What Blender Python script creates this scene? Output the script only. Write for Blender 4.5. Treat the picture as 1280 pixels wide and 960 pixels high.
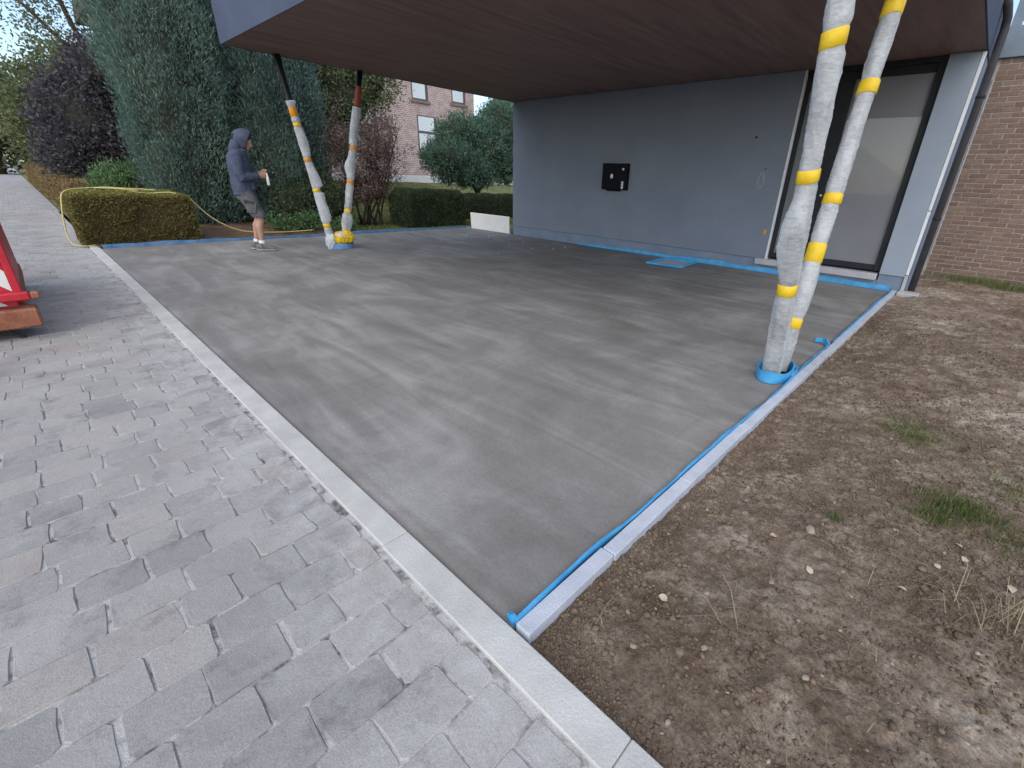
import bpy, bmesh, math, random
import numpy as np
from mathutils import Vector, Matrix

for o in list(bpy.data.objects):
    bpy.data.objects.remove(o)
scene = bpy.context.scene
COL = scene.collection
R = math.radians

# ------------------------------------------------------------------ camera
cam_d = bpy.data.cameras.new('camera')
cam = bpy.data.objects.new('camera', cam_d)
COL.objects.link(cam)
scene.camera = cam
CAM = Vector((0.691, -0.654, 1.25))
def cam_axes(yaw, pitch, roll):
    f = Vector((math.cos(yaw)*math.cos(pitch), math.sin(yaw)*math.cos(pitch), -math.sin(pitch)))
    r = f.cross(Vector((0, 0, 1))).normalized()
    u = r.cross(f)
    return r*math.cos(roll) + u*math.sin(roll), -r*math.sin(roll) + u*math.cos(roll), f
_r, _u, _f = cam_axes(R(131.5758), R(23.5588), R(2.27216))
m3 = Matrix((_r, _u, -_f)).transposed()
cam.matrix_world = Matrix.Translation(CAM) @ m3.to_4x4()
cam_d.sensor_fit = 'HORIZONTAL'
cam_d.sensor_width = 36.0
cam_d.lens = 564.17/1280*36
cam_d.shift_x = (640-686.67)/1280
cam_d.shift_y = (470.53-480)/1280
cam_d.clip_start = 0.02
cam_d.clip_end = 2000

# ------------------------------------------------------------------ light
SUN_EL, SUN_AZ = R(46), R(300)          # azimuth measured from +X, counter-clockwise
world = bpy.data.worlds.new('World')
scene.world = world
world.use_nodes = True
wn = world.node_tree.nodes; wl = world.node_tree.links
bg = wn['Background']
sky = wn.new('ShaderNodeTexSky')
sky.sky_type = 'NISHITA'
sky.sun_disc = False
sky.sun_elevation = SUN_EL
sky.sun_rotation = R(90) - SUN_AZ
sky.altitude = 0.0
sky.air_density = 1.0
sky.dust_density = 1.1
sky.ozone_density = 1.0
wl.new(sky.outputs['Color'], bg.inputs['Color'])
bg.inputs['Strength'].default_value = 0.15
sun_d = bpy.data.lights.new('sun', 'SUN')
sun_d.energy = 1.5
sun_d.angle = R(110)
sun_d.color = (1.0, 0.87, 0.68)
sun = bpy.data.objects.new('sun', sun_d)
COL.objects.link(sun)
sdir = Vector((math.cos(SUN_EL)*math.cos(SUN_AZ), math.cos(SUN_EL)*math.sin(SUN_AZ), math.sin(SUN_EL)))
sun.rotation_euler = sdir.to_track_quat('Z', 'Y').to_euler()
sun.location = (0, -5, 12)
scene.view_settings.view_transform = 'Standard'
scene.view_settings.look = 'None'
scene.view_settings.gamma = 1.0
scene.view_settings.exposure = 0.73

rng = np.random.default_rng(7)
rnd = random.Random(5)

# ------------------------------------------------------------------ helpers
def tag(o, label=None, cat=None, group=None, kind=None):
    if label: o['label'] = label
    if cat: o['category'] = cat
    if group: o['group'] = group
    if kind: o['kind'] = kind
    return o

def empty(name, loc=(0, 0, 0), rz=0.0):
    o = bpy.data.objects.new(name, None)
    o.location = loc; o.rotation_euler = (0, 0, rz)
    o.empty_display_size = 0.1
    COL.objects.link(o)
    return o

def link(name, me, m=None, parent=None, smooth=False):
    o = bpy.data.objects.new(name, me)
    COL.objects.link(o)
    if m is not None and not me.materials: me.materials.append(m)
    if parent is not None: o.parent = parent
    if smooth: me.shade_smooth()
    return o

def obj(name, verts, faces, m, parent=None, smooth=False):
    me = bpy.data.meshes.new(name)
    me.from_pydata([tuple(v) for v in verts], [], faces)
    me.update()
    return link(name, me, m, parent, smooth)

def fast_mesh(name, co, faces, tint=None):
    """co (N,3), faces (M,k) int array; tint per vertex"""
    me = bpy.data.meshes.new(name)
    n, (m, k) = len(co), faces.shape
    me.vertices.add(n); me.vertices.foreach_set('co', np.ascontiguousarray(co, dtype=np.float32).ravel())
    me.loops.add(m*k); me.loops.foreach_set('vertex_index', faces.astype(np.int32).ravel())
    me.polygons.add(m)
    me.polygons.foreach_set('loop_start', np.arange(0, m*k, k, dtype=np.int32))
    me.update(calc_edges=True)
    if tint is not None:
        a = me.attributes.new('tint', 'FLOAT', 'POINT')
        a.data.foreach_set('value', np.ascontiguousarray(tint, dtype=np.float32))
    return me

def add_box(bm, lo, hi, bev=0.0, M=None):
    vs = [bm.verts.new((x, y, z)) for x in (lo[0], hi[0]) for y in (lo[1], hi[1]) for z in (lo[2], hi[2])]
    F = [(0, 1, 3, 2), (4, 6, 7, 5), (0, 4, 5, 1), (2, 3, 7, 6), (0, 2, 6, 4), (1, 5, 7, 3)]
    fs = [bm.faces.new([vs[i] for i in f]) for f in F]
    if bev > 0:
        es = list({e for f in fs for e in f.edges})
        r = bmesh.ops.bevel(bm, geom=es, offset=bev, segments=1, affect='EDGES')
        vs = list({v for f in r['faces'] for v in f.verts} | {v for v in vs if v.is_valid})
    if M is not None:
        bmesh.ops.transform(bm, matrix=M, verts=[v for v in vs if v.is_valid])

def box(name, lo, hi, m, parent=None, bev=0.004, M=None):
    bm = bmesh.new(); add_box(bm, lo, hi, bev, M)
    bmesh.ops.recalc_face_normals(bm, faces=bm.faces)
    me = bpy.data.meshes.new(name); bm.to_mesh(me); bm.free()
    return link(name, me, m, parent)

def tube_arrays(pts, rad, seg=8, cap=True, side=None):
    """pts list of 3-vectors, rad list of r or (a,b) -> verts, faces (quads + caps)"""
    P = [Vector(p) for p in pts]; n = len(P)
    V = []; F = []
    prev = None
    for i in range(n):
        t = (P[min(i+1, n-1)] - P[max(i-1, 0)])
        if t.length < 1e-9: t = Vector((0, 0, 1))
        t.normalize()
        if side is not None: s = Vector(side)
        elif prev is not None: s = prev
        else: s = Vector((1, 0, 0)) if abs(t.x) < 0.8 else Vector((0, 1, 0))
        s = (s - t*s.dot(t)).normalized(); prev = s
        b = t.cross(s)
        ra, rb = rad[i] if isinstance(rad[i], (tuple, list)) else (rad[i], rad[i])
        for k in range(seg):
            a = 2*math.pi*k/seg
            V.append(P[i] + s*(ra*math.cos(a)) + b*(rb*math.sin(a)))
    for i in range(n-1):
        for k in range(seg):
            k2 = (k+1) % seg
            F.append((i*seg+k, i*seg+k2, (i+1)*seg+k2, (i+1)*seg+k))
    if cap:
        F.append(tuple(reversed(range(seg)))); F.append(tuple((n-1)*seg+k for k in range(seg)))
    return V, F

def tube(name, pts, rad, m, parent=None, seg=8, cap=True, side=None, smooth=True):
    if not isinstance(rad, (list, tuple)): rad = [rad]*len(pts)
    V, F = tube_arrays(pts, rad, seg, cap, side)
    return obj(name, V, F, m, parent, smooth)

class MB:
    def __init__(s): s.V = []; s.F = []
    def add(s, V, F):
        n = len(s.V); s.V += [tuple(v) for v in V]; s.F += [tuple(i+n for i in f) for f in F]; return s
    def tube(s, pts, rad, seg=8, cap=True, side=None):
        if not isinstance(rad, (list, tuple)): rad = [rad]*len(pts)
        return s.add(*tube_arrays(pts, rad, seg, cap, side))
    def ball(s, c, r, seg=12, rings=8):
        rx, ry, rz = r if isinstance(r, (tuple, list)) else (r, r, r)
        V = [(c[0], c[1], c[2]-rz)]; F = []
        for i in range(1, rings):
            ph = math.pi*i/rings - math.pi/2
            for k in range(seg):
                a = 2*math.pi*k/seg
                V.append((c[0]+rx*math.cos(ph)*math.cos(a), c[1]+ry*math.cos(ph)*math.sin(a), c[2]+rz*math.sin(ph)))
        V.append((c[0], c[1], c[2]+rz)); top = len(V)-1
        for k in range(seg):
            F.append((0, 1+(k+1) % seg, 1+k))
            F.append((top, top-seg+k, top-seg+(k+1) % seg))
        for i in range(rings-2):
            for k in range(seg):
                k2 = (k+1) % seg
                F.append((1+i*seg+k, 1+i*seg+k2, 1+(i+1)*seg+k2, 1+(i+1)*seg+k))
        return s.add(V, F)
    def build(s, name, m, parent=None, smooth=False): return obj(name, s.V, s.F, m, parent, smooth)

def fuse(name, mb, m, parent, voxel=0.012, smooth=4):
    """joins overlapping closed volumes into one continuous surface"""
    me = bpy.data.meshes.new('tmp'); me.from_pydata(mb.V, [], mb.F); me.update()
    t = bpy.data.objects.new('tmp', me); COL.objects.link(t)
    md = t.modifiers.new('r', 'REMESH'); md.mode = 'VOXEL'; md.voxel_size = voxel
    if smooth:
        ms = t.modifiers.new('s', 'SMOOTH'); ms.factor = 0.5; ms.iterations = smooth
    dg = bpy.context.evaluated_depsgraph_get(); dg.update()
    new = bpy.data.meshes.new_from_object(t.evaluated_get(dg))
    new.name = name
    bpy.data.objects.remove(t); bpy.data.meshes.remove(me)
    new.materials.clear()
    return link(name, new, m, parent, True)

# value noise -----------------------------------------------------------
_lat = np.random.default_rng(3).random((256, 256))
def vnoise(x, y):
    xi = np.floor(x).astype(int); yi = np.floor(y).astype(int)
    fx = x-xi; fy = y-yi
    fx = fx*fx*(3-2*fx); fy = fy*fy*(3-2*fy)
    a = _lat[xi % 256, yi % 256]; b = _lat[(xi+1) % 256, yi % 256]
    c = _lat[xi % 256, (yi+1) % 256]; d = _lat[(xi+1) % 256, (yi+1) % 256]
    return (a*(1-fx)+b*fx)*(1-fy) + (c*(1-fx)+d*fx)*fy
def fbm(x, y, oct=4, lac=2.13, g=0.5):
    s = 0; a = 1; t = 0
    for i in range(oct):
        s = s + a*vnoise(x+17.3*i, y+9.1*i); t += a; a *= g; x = x*lac; y = y*lac
    return s/t

# ------------------------------------------------------------------ materials
def new_mat(name):
    m = bpy.data.materials.new(name); m.use_nodes = True
    nt = m.node_tree
    return m, nt, nt.nodes, nt.links, nt.nodes['Principled BSDF']

def nd(nodes, t, **kw):
    n = nodes.new(t)
    for k, v in kw.items():
        if hasattr(n, k): setattr(n, k, v)
        else: n.inputs[k].default_value = v
    return n

def c4(c): return (c[0], c[1], c[2], 1.0)

def ramp(nodes, stops):
    n = nodes.new('ShaderNodeValToRGB')
    e = n.color_ramp.elements
    while len(e) < len(stops): e.new(0.5)
    for i, (p, c) in enumerate(stops):
        e[i].position = p; e[i].color = c4(c) if len(c) == 3 else c
    return n

def mat(name, c1, c2=None, scale=4.0, detail=6.0, rough=0.8, bump=0.0, bscale=60.0, fine=0.0, fscale=200.0,
        space='Position', stretch=None, metallic=0.0, spec=0.3, lo=0.35, hi=0.65, bdist=0.01):
    m, nt, N, L, P = new_mat(name)
    P.inputs['Roughness'].default_value = rough
    P.inputs['Metallic'].default_value = metallic
    P.inputs['Specular IOR Level'].default_value = spec
    if c2 is None: c2 = tuple(x*0.85 for x in c1)
    if space == 'Position':
        g = N.new('ShaderNodeNewGeometry'); src = g.outputs['Position']
    else:
        g = N.new('ShaderNodeTexCoord'); src = g.outputs['Object']
    if stretch:
        mp = N.new('ShaderNodeMapping'); mp.inputs['Scale'].default_value = stretch
        L.new(src, mp.inputs['Vector']); vec = mp.outputs['Vector']
    else: vec = src
    n1 = nd(N, 'ShaderNodeTexNoise', Scale=scale, Detail=detail, Roughness=0.6)
    L.new(vec, n1.inputs['Vector'])
    rp = ramp(N, [(lo, c1), (hi, c2)])
    L.new(n1.outputs['Fac'], rp.inputs['Fac'])
    out = rp.outputs['Color']
    if fine > 0:
        n2 = nd(N, 'ShaderNodeTexNoise', Scale=fscale, Detail=3.0, Roughness=0.7)
        L.new(src, n2.inputs['Vector'])
        mr = nd(N, 'ShaderNodeMapRange'); mr.inputs['From Min'].default_value = 0.3; mr.inputs['From Max'].default_value = 0.7
        mr.inputs['To Min'].default_value = 1-fine; mr.inputs['To Max'].default_value = 1+fine
        L.new(n2.outputs['Fac'], mr.inputs['Value'])
        mx = N.new('ShaderNodeVectorMath'); mx.operation = 'SCALE'
        L.new(out, mx.inputs[0]); L.new(mr.outputs['Result'], mx.inputs['Scale'])
        out = mx.outputs['Vector']
    L.new(out, P.inputs['Base Color'])
    if bump > 0:
        n3 = nd(N, 'ShaderNodeTexNoise', Scale=bscale, Detail=5.0, Roughness=0.65)
        L.new(src, n3.inputs['Vector'])
        b = nd(N, 'ShaderNodeBump', Strength=bump, Distance=bdist)
        L.new(n3.outputs['Fac'], b.inputs['Height']); L.new(b.outputs['Normal'], P.inputs['Normal'])
    return m

def leaf_mat(name, stops, rough=0.55, trans=0.25, patch=None):
    """leaf colour runs along 'tint' (one value per leaf); some light passes through"""
    m, nt, N, L, P = new_mat(name)
    P.inputs['Roughness'].default_value = rough
    P.inputs['Specular IOR Level'].default_value = 0.10
    a = nd(N, 'ShaderNodeAttribute', attribute_name='tint')
    rp = ramp(N, stops)
    L.new(a.outputs['Fac'], rp.inputs['Fac'])
    L.new(rp.outputs['Color'], P.inputs['Base Color'])
    t = N.new('ShaderNodeBsdfTranslucent'); L.new(rp.outputs['Color'], t.inputs['Color'])
    mx = nd(N, 'ShaderNodeMixShader'); mx.inputs['Fac'].default_value = trans
    L.new(P.outputs['BSDF'], mx.inputs[1]); L.new(t.outputs['BSDF'], mx.inputs[2])
    L.new(mx.outputs['Shader'], N['Material Output'].inputs['Surface'])
    return m

def slab_material():
    m, nt, N, L, P = new_mat('screed')
    g = N.new('ShaderNodeNewGeometry'); pos = g.outputs['Position']
    def noise(sc, det, stretch=None, dist=0.0, rot=0.0, ro=0.55):
        n = nd(N, 'ShaderNodeTexNoise', Scale=sc, Detail=det, Roughness=ro, Distortion=dist)
        if stretch:
            mp = N.new('ShaderNodeMapping'); mp.inputs['Scale'].default_value = stretch; mp.inputs['Rotation'].default_value = (0, 0, rot)
            L.new(pos, mp.inputs['Vector']); L.new(mp.outputs['Vector'], n.inputs['Vector'])
        else: L.new(pos, n.inputs['Vector'])
        return n
    big = noise(0.75, 8, dist=1.1, ro=0.66)
    streak = noise(1.6, 6, stretch=(0.45, 2.2, 1), dist=1.2, rot=R(28))
    streak2 = noise(2.4, 5, stretch=(2.6, 0.5, 1), dist=1.0, rot=R(-15))
    fine = noise(90, 4, ro=0.8)
    r1 = ramp(N, [(0.37, (0.150, 0.145, 0.135)), (0.50, (0.210, 0.205, 0.194)), (0.62, (0.305, 0.300, 0.286))])
    ad = N.new('ShaderNodeMath'); ad.operation = 'MULTIPLY_ADD'; ad.inputs[1].default_value = 0.48
    L.new(big.outputs['Fac'], ad.inputs[0])
    m2 = N.new('ShaderNodeMath'); m2.operation = 'MULTIPLY_ADD'; m2.inputs[1].default_value = 0.42
    L.new(streak.outputs['Fac'], m2.inputs[0])
    m3_ = N.new('ShaderNodeMath'); m3_.operation = 'MULTIPLY'; m3_.inputs[1].default_value = 0.10
    L.new(streak2.outputs['Fac'], m3_.inputs[0])
    L.new(m3_.outputs['Value'], m2.inputs[2]); L.new(m2.outputs['Value'], ad.inputs[2])
    L.new(ad.outputs['Value'], r1.inputs['Fac'])
    mr = nd(N, 'ShaderNodeMapRange'); mr.inputs['From Min'].default_value = 0.25; mr.inputs['From Max'].default_value = 0.75
    mr.inputs['To Min'].default_value = 0.80; mr.inputs['To Max'].default_value = 1.2
    L.new(fine.outputs['Fac'], mr.inputs['Value'])
    mx = N.new('ShaderNodeVectorMath'); mx.operation = 'SCALE'
    L.new(r1.outputs['Color'], mx.inputs[0]); L.new(mr.outputs['Result'], mx.inputs['Scale'])
    L.new(mx.outputs['Vector'], P.inputs['Base Color'])
    rr = nd(N, 'ShaderNodeMapRange'); rr.inputs['To Min'].default_value = 0.62; rr.inputs['To Max'].default_value = 0.9
    L.new(streak.outputs['Fac'], rr.inputs['Value']); L.new(rr.outputs['Result'], P.inputs['Roughness'])
    b1 = nd(N, 'ShaderNodeBump', Strength=0.35, Distance=0.004)
    L.new(fine.outputs['Fac'], b1.inputs['Height'])
    b2 = nd(N, 'ShaderNodeBump', Strength=0.25, Distance=0.02)
    L.new(streak.outputs['Fac'], b2.inputs['Height']); L.new(b1.outputs['Normal'], b2.inputs['Normal'])
    L.new(b2.outputs['Normal'], P.inputs['Normal'])
    P.inputs['Specular IOR Level'].default_value = 0.3
    return m

def paver_material():
    m, nt, N, L, P = new_mat('paver_concrete')
    g = N.new('ShaderNodeNewGeometry'); pos = g.outputs['Position']
    oi = N.new('ShaderNodeObjectInfo'); at = nd(N, 'ShaderNodeAttribute', attribute_name='tint')
    ad = N.new('ShaderNodeMath'); ad.operation = 'ADD'
    L.new(oi.outputs['Random'], ad.inputs[0]); L.new(at.outputs['Fac'], ad.inputs[1])
    fr = N.new('ShaderNodeMath'); fr.operation = 'FRACT'; L.new(ad.outputs['Value'], fr.inputs[0])
    rp = ramp(N, [(0.0, (0.228, 0.224, 0.222)), (0.10, (0.268, 0.265, 0.260)), (0.5, (0.312, 0.307, 0.297)), (0.86, (0.345, 0.339, 0.325)), (0.95, (0.33, 0.306, 0.287)), (1.0, (0.288, 0.282, 0.282))])
    L.new(fr.outputs['Value'], rp.inputs['Fac'])
    dust = nd(N, 'ShaderNodeTexNoise', Scale=1.6, Detail=6.0, Roughness=0.65, Distortion=0.6)
    L.new(pos, dust.inputs['Vector'])
    df = ramp(N, [(0.42, (0, 0, 0)), (0.66, (0.75, 0.75, 0.75))])
    L.new(dust.outputs['Fac'], df.inputs['Fac'])
    mix = N.new('ShaderNodeMix'); mix.data_type = 'RGBA'
    L.new(df.outputs['Color'], mix.inputs['Factor']); L.new(rp.outputs['Color'], mix.inputs['A'])
    mix.inputs['B'].default_value = c4((0.405, 0.40, 0.385))
    sp_ = N.new('ShaderNodeSeparateXYZ'); L.new(pos, sp_.inputs[0])
    ky = nd(N, 'ShaderNodeMapRange', interpolation_type='SMOOTHSTEP'); ky.inputs['From Min'].default_value = -0.62; ky.inputs['From Max'].default_value = -0.10
    L.new(sp_.outputs['Y'], ky.inputs['Value'])
    sm = nd(N, 'ShaderNodeTexNoise', Scale=5.5, Detail=7.0, Roughness=0.7, Distortion=0.8); L.new(pos, sm.inputs['Vector'])
    smr = nd(N, 'ShaderNodeMapRange'); smr.inputs['From Min'].default_value = 0.42; smr.inputs['From Max'].default_value = 0.68; L.new(sm.outputs['Fac'], smr.inputs['Value'])
    smm = N.new('ShaderNodeMath'); smm.operation = 'MULTIPLY'; L.new(ky.outputs['Result'], smm.inputs[0]); L.new(smr.outputs['Result'], smm.inputs[1])
    smx = N.new('ShaderNodeMix'); smx.data_type = 'RGBA'; smx.inputs['B'].default_value = c4((0.46, 0.465, 0.46))
    L.new(smm.outputs['Value'], smx.inputs['Factor']); L.new(mix.outputs['Result'], smx.inputs['A'])
    mix = smx
    spots = nd(N, 'ShaderNodeTexNoise', Scale=4.2, Detail=8.0, Roughness=0.75); L.new(pos, spots.inputs['Vector'])
    sf = ramp(N, [(0.28, (0.55, 0.55, 0.56)), (0.46, (1, 1, 1))]); L.new(spots.outputs['Fac'], sf.inputs['Fac'])
    fine = nd(N, 'ShaderNodeTexNoise', Scale=220.0, Detail=3.0, Roughness=0.75); L.new(pos, fine.inputs['Vector'])
    ff = ramp(N, [(0.34, (0.82, 0.82, 0.82)), (0.52, (1, 1, 1)), (0.66, (1.16, 1.16, 1.16))]); L.new(fine.outputs['Fac'], ff.inputs['Fac'])
    v1 = N.new('ShaderNodeVectorMath'); v1.operation = 'MULTIPLY'; L.new(mix.outputs['Result'], v1.inputs[0]); L.new(sf.outputs['Color'], v1.inputs[1])
    v2 = N.new('ShaderNodeVectorMath'); v2.operation = 'MULTIPLY'; L.new(v1.outputs['Vector'], v2.inputs[0]); L.new(ff.outputs['Color'], v2.inputs[1])
    L.new(v2.outputs['Vector'], P.inputs['Base Color'])
    P.inputs['Roughness'].default_value = 0.85; P.inputs['Specular IOR Level'].default_value = 0.25
    b1 = nd(N, 'ShaderNodeBump', Strength=0.5, Distance=0.004); L.new(fine.outputs['Fac'], b1.inputs['Height'])
    md = nd(N, 'ShaderNodeTexNoise', Scale=28.0, Detail=4.0); L.new(pos, md.inputs['Vector'])
    b2 = nd(N, 'ShaderNodeBump', Strength=0.35, Distance=0.008); L.new(md.outputs['Fac'], b2.inputs['Height']); L.new(b1.outputs['Normal'], b2.inputs['Normal'])
    L.new(b2.outputs['Normal'], P.inputs['Normal'])
    return m

def dirt_material():
    m, nt, N, L, P = new_mat('bare_soil')
    g = N.new('ShaderNodeNewGeometry'); pos = g.outputs['Position']
    big = nd(N, 'ShaderNodeTexNoise', Scale=1.1, Detail=6.0, Roughness=0.6, Distortion=0.7); L.new(pos, big.inputs['Vector'])
    mid = nd(N, 'ShaderNodeTexNoise', Scale=9.0, Detail=6.0, Roughness=0.65, Distortion=0.3); L.new(pos, mid.inputs['Vector'])
    fine = nd(N, 'ShaderNodeTexNoise', Scale=95.0, Detail=8.0, Roughness=0.8); L.new(pos, fine.inputs['Vector'])
    a1 = N.new('ShaderNodeMath'); a1.operation = 'MULTIPLY_ADD'; a1.inputs[1].default_value = 0.5; L.new(mid.outputs['Fac'], a1.inputs[0])
    a2 = N.new('ShaderNodeMath'); a2.operation = 'MULTIPLY'; a2.inputs[1].default_value = 0.5; L.new(big.outputs['Fac'], a2.inputs[0]); L.new(a2.outputs['Value'], a1.inputs[2])
    rp = ramp(N, [(0.37, (0.125, 0.089, 0.062)), (0.47, (0.195, 0.150, 0.112)), (0.55, (0.29, 0.237, 0.187)), (0.63, (0.45, 0.395, 0.33))])
    L.new(a1.outputs['Value'], rp.inputs['Fac'])
    ff = ramp(N, [(0.36, (0.55, 0.55, 0.55)), (0.5, (1, 1, 1)), (0.64, (1.45, 1.45, 1.45))]); L.new(fine.outputs['Fac'], ff.inputs['Fac'])
    v = N.new('ShaderNodeVectorMath'); v.operation = 'MULTIPLY'; L.new(rp.outputs['Color'], v.inputs[0]); L.new(ff.outputs['Color'], v.inputs[1])
    L.new(v.outputs['Vector'], P.inputs['Base Color'])
    P.inputs['Roughness'].default_value = 0.95; P.inputs['Specular IOR Level'].default_value = 0.15
    b1 = nd(N, 'ShaderNodeBump', Strength=0.8, Distance=0.012); L.new(fine.outputs['Fac'], b1.inputs['Height'])
    b2 = nd(N, 'ShaderNodeBump', Strength=0.6, Distance=0.04); L.new(mid.outputs['Fac'], b2.inputs['Height']); L.new(b1.outputs['Normal'], b2.inputs['Normal'])
    L.new(b2.outputs['Normal'], P.inputs['Normal'])
    return m

def wrap_material(name='bubble_wrap', alpha=0.80):
    m, nt, N, L, P = new_mat(name)
    g = N.new('ShaderNodeNewGeometry'); pos = g.outputs['Position']
    P.inputs['Base Color'].default_value = (0.93, 0.97, 1.0, 1)
    P.inputs['Roughness'].default_value = 0.28
    P.inputs['Specular IOR Level'].default_value = 0.6
    mpw = N.new('ShaderNodeMapping'); mpw.inputs['Scale'].default_value = (1.0, 1.0, 3.2); mpw.inputs['Rotation'].default_value = (R(20), R(12), 0); L.new(pos, mpw.inputs['Vector'])
    n1 = nd(N, 'ShaderNodeTexNoise', Scale=21.0, Detail=6.0, Roughness=0.62, Distortion=0.9); L.new(mpw.outputs['Vector'], n1.inputs['Vector'])
    n4 = nd(N, 'ShaderNodeTexNoise', Scale=5.0, Detail=2.0); L.new(pos, n4.inputs['Vector'])
    n2 = nd(N, 'ShaderNodeTexVoronoi', Scale=95.0); L.new(pos, n2.inputs['Vector'])
    b1 = nd(N, 'ShaderNodeBump', Strength=0.4, Distance=0.004); L.new(n2.outputs['Distance'], b1.inputs['Height'])
    b2 = nd(N, 'ShaderNodeBump', Strength=0.5, Distance=0.008); L.new(n1.outputs['Fac'], b2.inputs['Height']); L.new(b1.outputs['Normal'], b2.inputs['Normal'])
    L.new(b2.outputs['Normal'], P.inputs['Normal'])
    tl = N.new('ShaderNodeBsdfTranslucent'); tl.inputs['Color'].default_value = (0.93, 0.97, 1.0, 1)
    mt = nd(N, 'ShaderNodeMixShader'); mt.inputs['Fac'].default_value = 0.5
    L.new(P.outputs['BSDF'], mt.inputs[1]); L.new(tl.outputs['BSDF'], mt.inputs[2])
    tr = N.new('ShaderNodeBsdfTransparent')
    mx = nd(N, 'ShaderNodeMixShader')
    av = N.new('ShaderNodeMath'); av.operation = 'MULTIPLY_ADD'; av.inputs[1].default_value = 0.5; L.new(n1.outputs['Fac'], av.inputs[0])
    av2 = N.new('ShaderNodeMath'); av2.operation = 'MULTIPLY'; av2.inputs[1].default_value = 0.5; L.new(n4.outputs['Fac'], av2.inputs[0]); L.new(av2.outputs['Value'], av.inputs[2])
    rp = ramp(N, [(0.38, (alpha-0.20,)*3), (0.60, (min(1, alpha+0.22),)*3)]); L.new(av.outputs['Value'], rp.inputs['Fac'])
    L.new(rp.outputs['Color'], mx.inputs['Fac'])
    L.new(tr.outputs['BSDF'], mx.inputs[1]); L.new(mt.outputs['Shader'], mx.inputs[2])
    L.new(mx.outputs['Shader'], N['Material Output'].inputs['Surface'])
    return m

def glass_material(name, tint=(0.9, 0.93, 0.95)):
    m, nt, N, L, P = new_mat(name)
    gl = N.new('ShaderNodeBsdfGlossy'); gl.inputs['Roughness'].default_value = 0.0; gl.inputs['Color'].default_value = (1, 1, 1, 1)
    tr = N.new('ShaderNodeBsdfTransparent'); tr.inputs['Color'].default_value = c4(tint)
    fr = N.new('ShaderNodeFresnel'); fr.inputs['IOR'].default_value = 1.28
    mx = N.new('ShaderNodeMixShader'); L.new(fr.outputs['Fac'], mx.inputs['Fac'])
    L.new(tr.outputs['BSDF'], mx.inputs[1]); L.new(gl.outputs['BSDF'], mx.inputs[2])
    L.new(mx.outputs['Shader'], N['Material Output'].inputs['Surface'])
    return m

def brick_tex_material(name, c1, c2, mortar, bw, rh, axis='YZ', ms=0.012):
    m, nt, N, L, P = new_mat(name)
    g = N.new('ShaderNodeNewGeometry')
    sp = N.new('ShaderNodeSeparateXYZ'); L.new(g.outputs['Position'], sp.inputs[0])
    cb = N.new('ShaderNodeCombineXYZ')
    L.new(sp.outputs[axis[0]], cb.inputs['X']); L.new(sp.outputs[axis[1]], cb.inputs['Y'])
    bt = N.new('ShaderNodeTexBrick')
    bt.inputs['Scale'].default_value = 1.0
    bt.inputs['Brick Width'].default_value = bw; bt.inputs['Row Height'].default_value = rh
    bt.inputs['Mortar Size'].default_value = ms; bt.inputs['Bias'].default_value = 0.0
    bt.inputs['Color1'].default_value = c4(c1); bt.inputs['Color2'].default_value = c4(c2); bt.inputs['Mortar'].default_value = c4(mortar)
    L.new(cb.outputs['Vector'], bt.inputs['Vector'])
    n = nd(N, 'ShaderNodeTexNoise', Scale=3.0, Detail=5.0); L.new(g.outputs['Position'], n.inputs['Vector'])
    ff = ramp(N, [(0.3, (0.8, 0.8, 0.8)), (0.7, (1.2, 1.2, 1.2))]); L.new(n.outputs['Fac'], ff.inputs['Fac'])
    v = N.new('ShaderNodeVectorMath'); v.operation = 'MULTIPLY'; L.new(bt.outputs['Color'], v.inputs[0]); L.new(ff.outputs['Color'], v.inputs[1])
    L.new(v.outputs['Vector'], P.inputs['Base Color'])
    P.inputs['Roughness'].default_value = 0.9
    b = nd(N, 'ShaderNodeBump', Strength=0.5, Distance=-0.008); L.new(bt.outputs['Fac'], b.inputs['Height']); L.new(b.outputs['Normal'], P.inputs['Normal'])
    return m

M = {}
M['slab'] = slab_material()
M['paver'] = paver_material()
M['sand'] = mat('joint_sand', (0.13, 0.128, 0.122), (0.46, 0.46, 0.45), scale=14, detail=6, rough=0.95, bump=0.6, bscale=160, fine=0.25, fscale=260, lo=0.36, hi=0.52)
M['far_paving'] = brick_tex_material('distant_pavers', (0.30, 0.30, 0.305), (0.37, 0.365, 0.36), (0.24, 0.24, 0.23), 0.2, 0.15, 'YX', 0.008)
M['dirt'] = dirt_material()
M['clod'] = mat('soil_clod', (0.12, 0.084, 0.058), (0.215, 0.165, 0.122), scale=5, rough=0.95, bump=0.6, bscale=120, fine=0.3, fscale=180)
M['stone'] = mat('pale_stone', (0.25, 0.215, 0.17), (0.36, 0.32, 0.265), scale=12, rough=0.85, bump=0.5, bscale=90, fine=0.15)
M['bedsoil'] = mat('garden_soil', (0.07, 0.045, 0.03), (0.14, 0.095, 0.06), scale=3, rough=0.95, bump=0.7, bscale=40, fine=0.3, fscale=90)
M['lawn'] = mat('lawn_turf', (0.10, 0.13, 0.045), (0.19, 0.19, 0.085), scale=2.2, rough=0.9, bump=0.8, bscale=60, fine=0.35, fscale=70, bdist=0.03)
M['ground'] = mat('open_ground', (0.10, 0.11, 0.06), (0.15, 0.14, 0.09), scale=0.4, rough=0.95)
M['kerb'] = mat('kerb_concrete', (0.43, 0.435, 0.42), (0.53, 0.535, 0.515), scale=5, rough=0.8, bump=0.35, bscale=130, fine=0.12, fscale=240)
M['kerb_blue'] = mat('bluestone_kerb', (0.40, 0.435, 0.50), (0.50, 0.535, 0.60), scale=8, rough=0.75, bump=0.35, bscale=140, fine=0.14, fscale=260)
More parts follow.
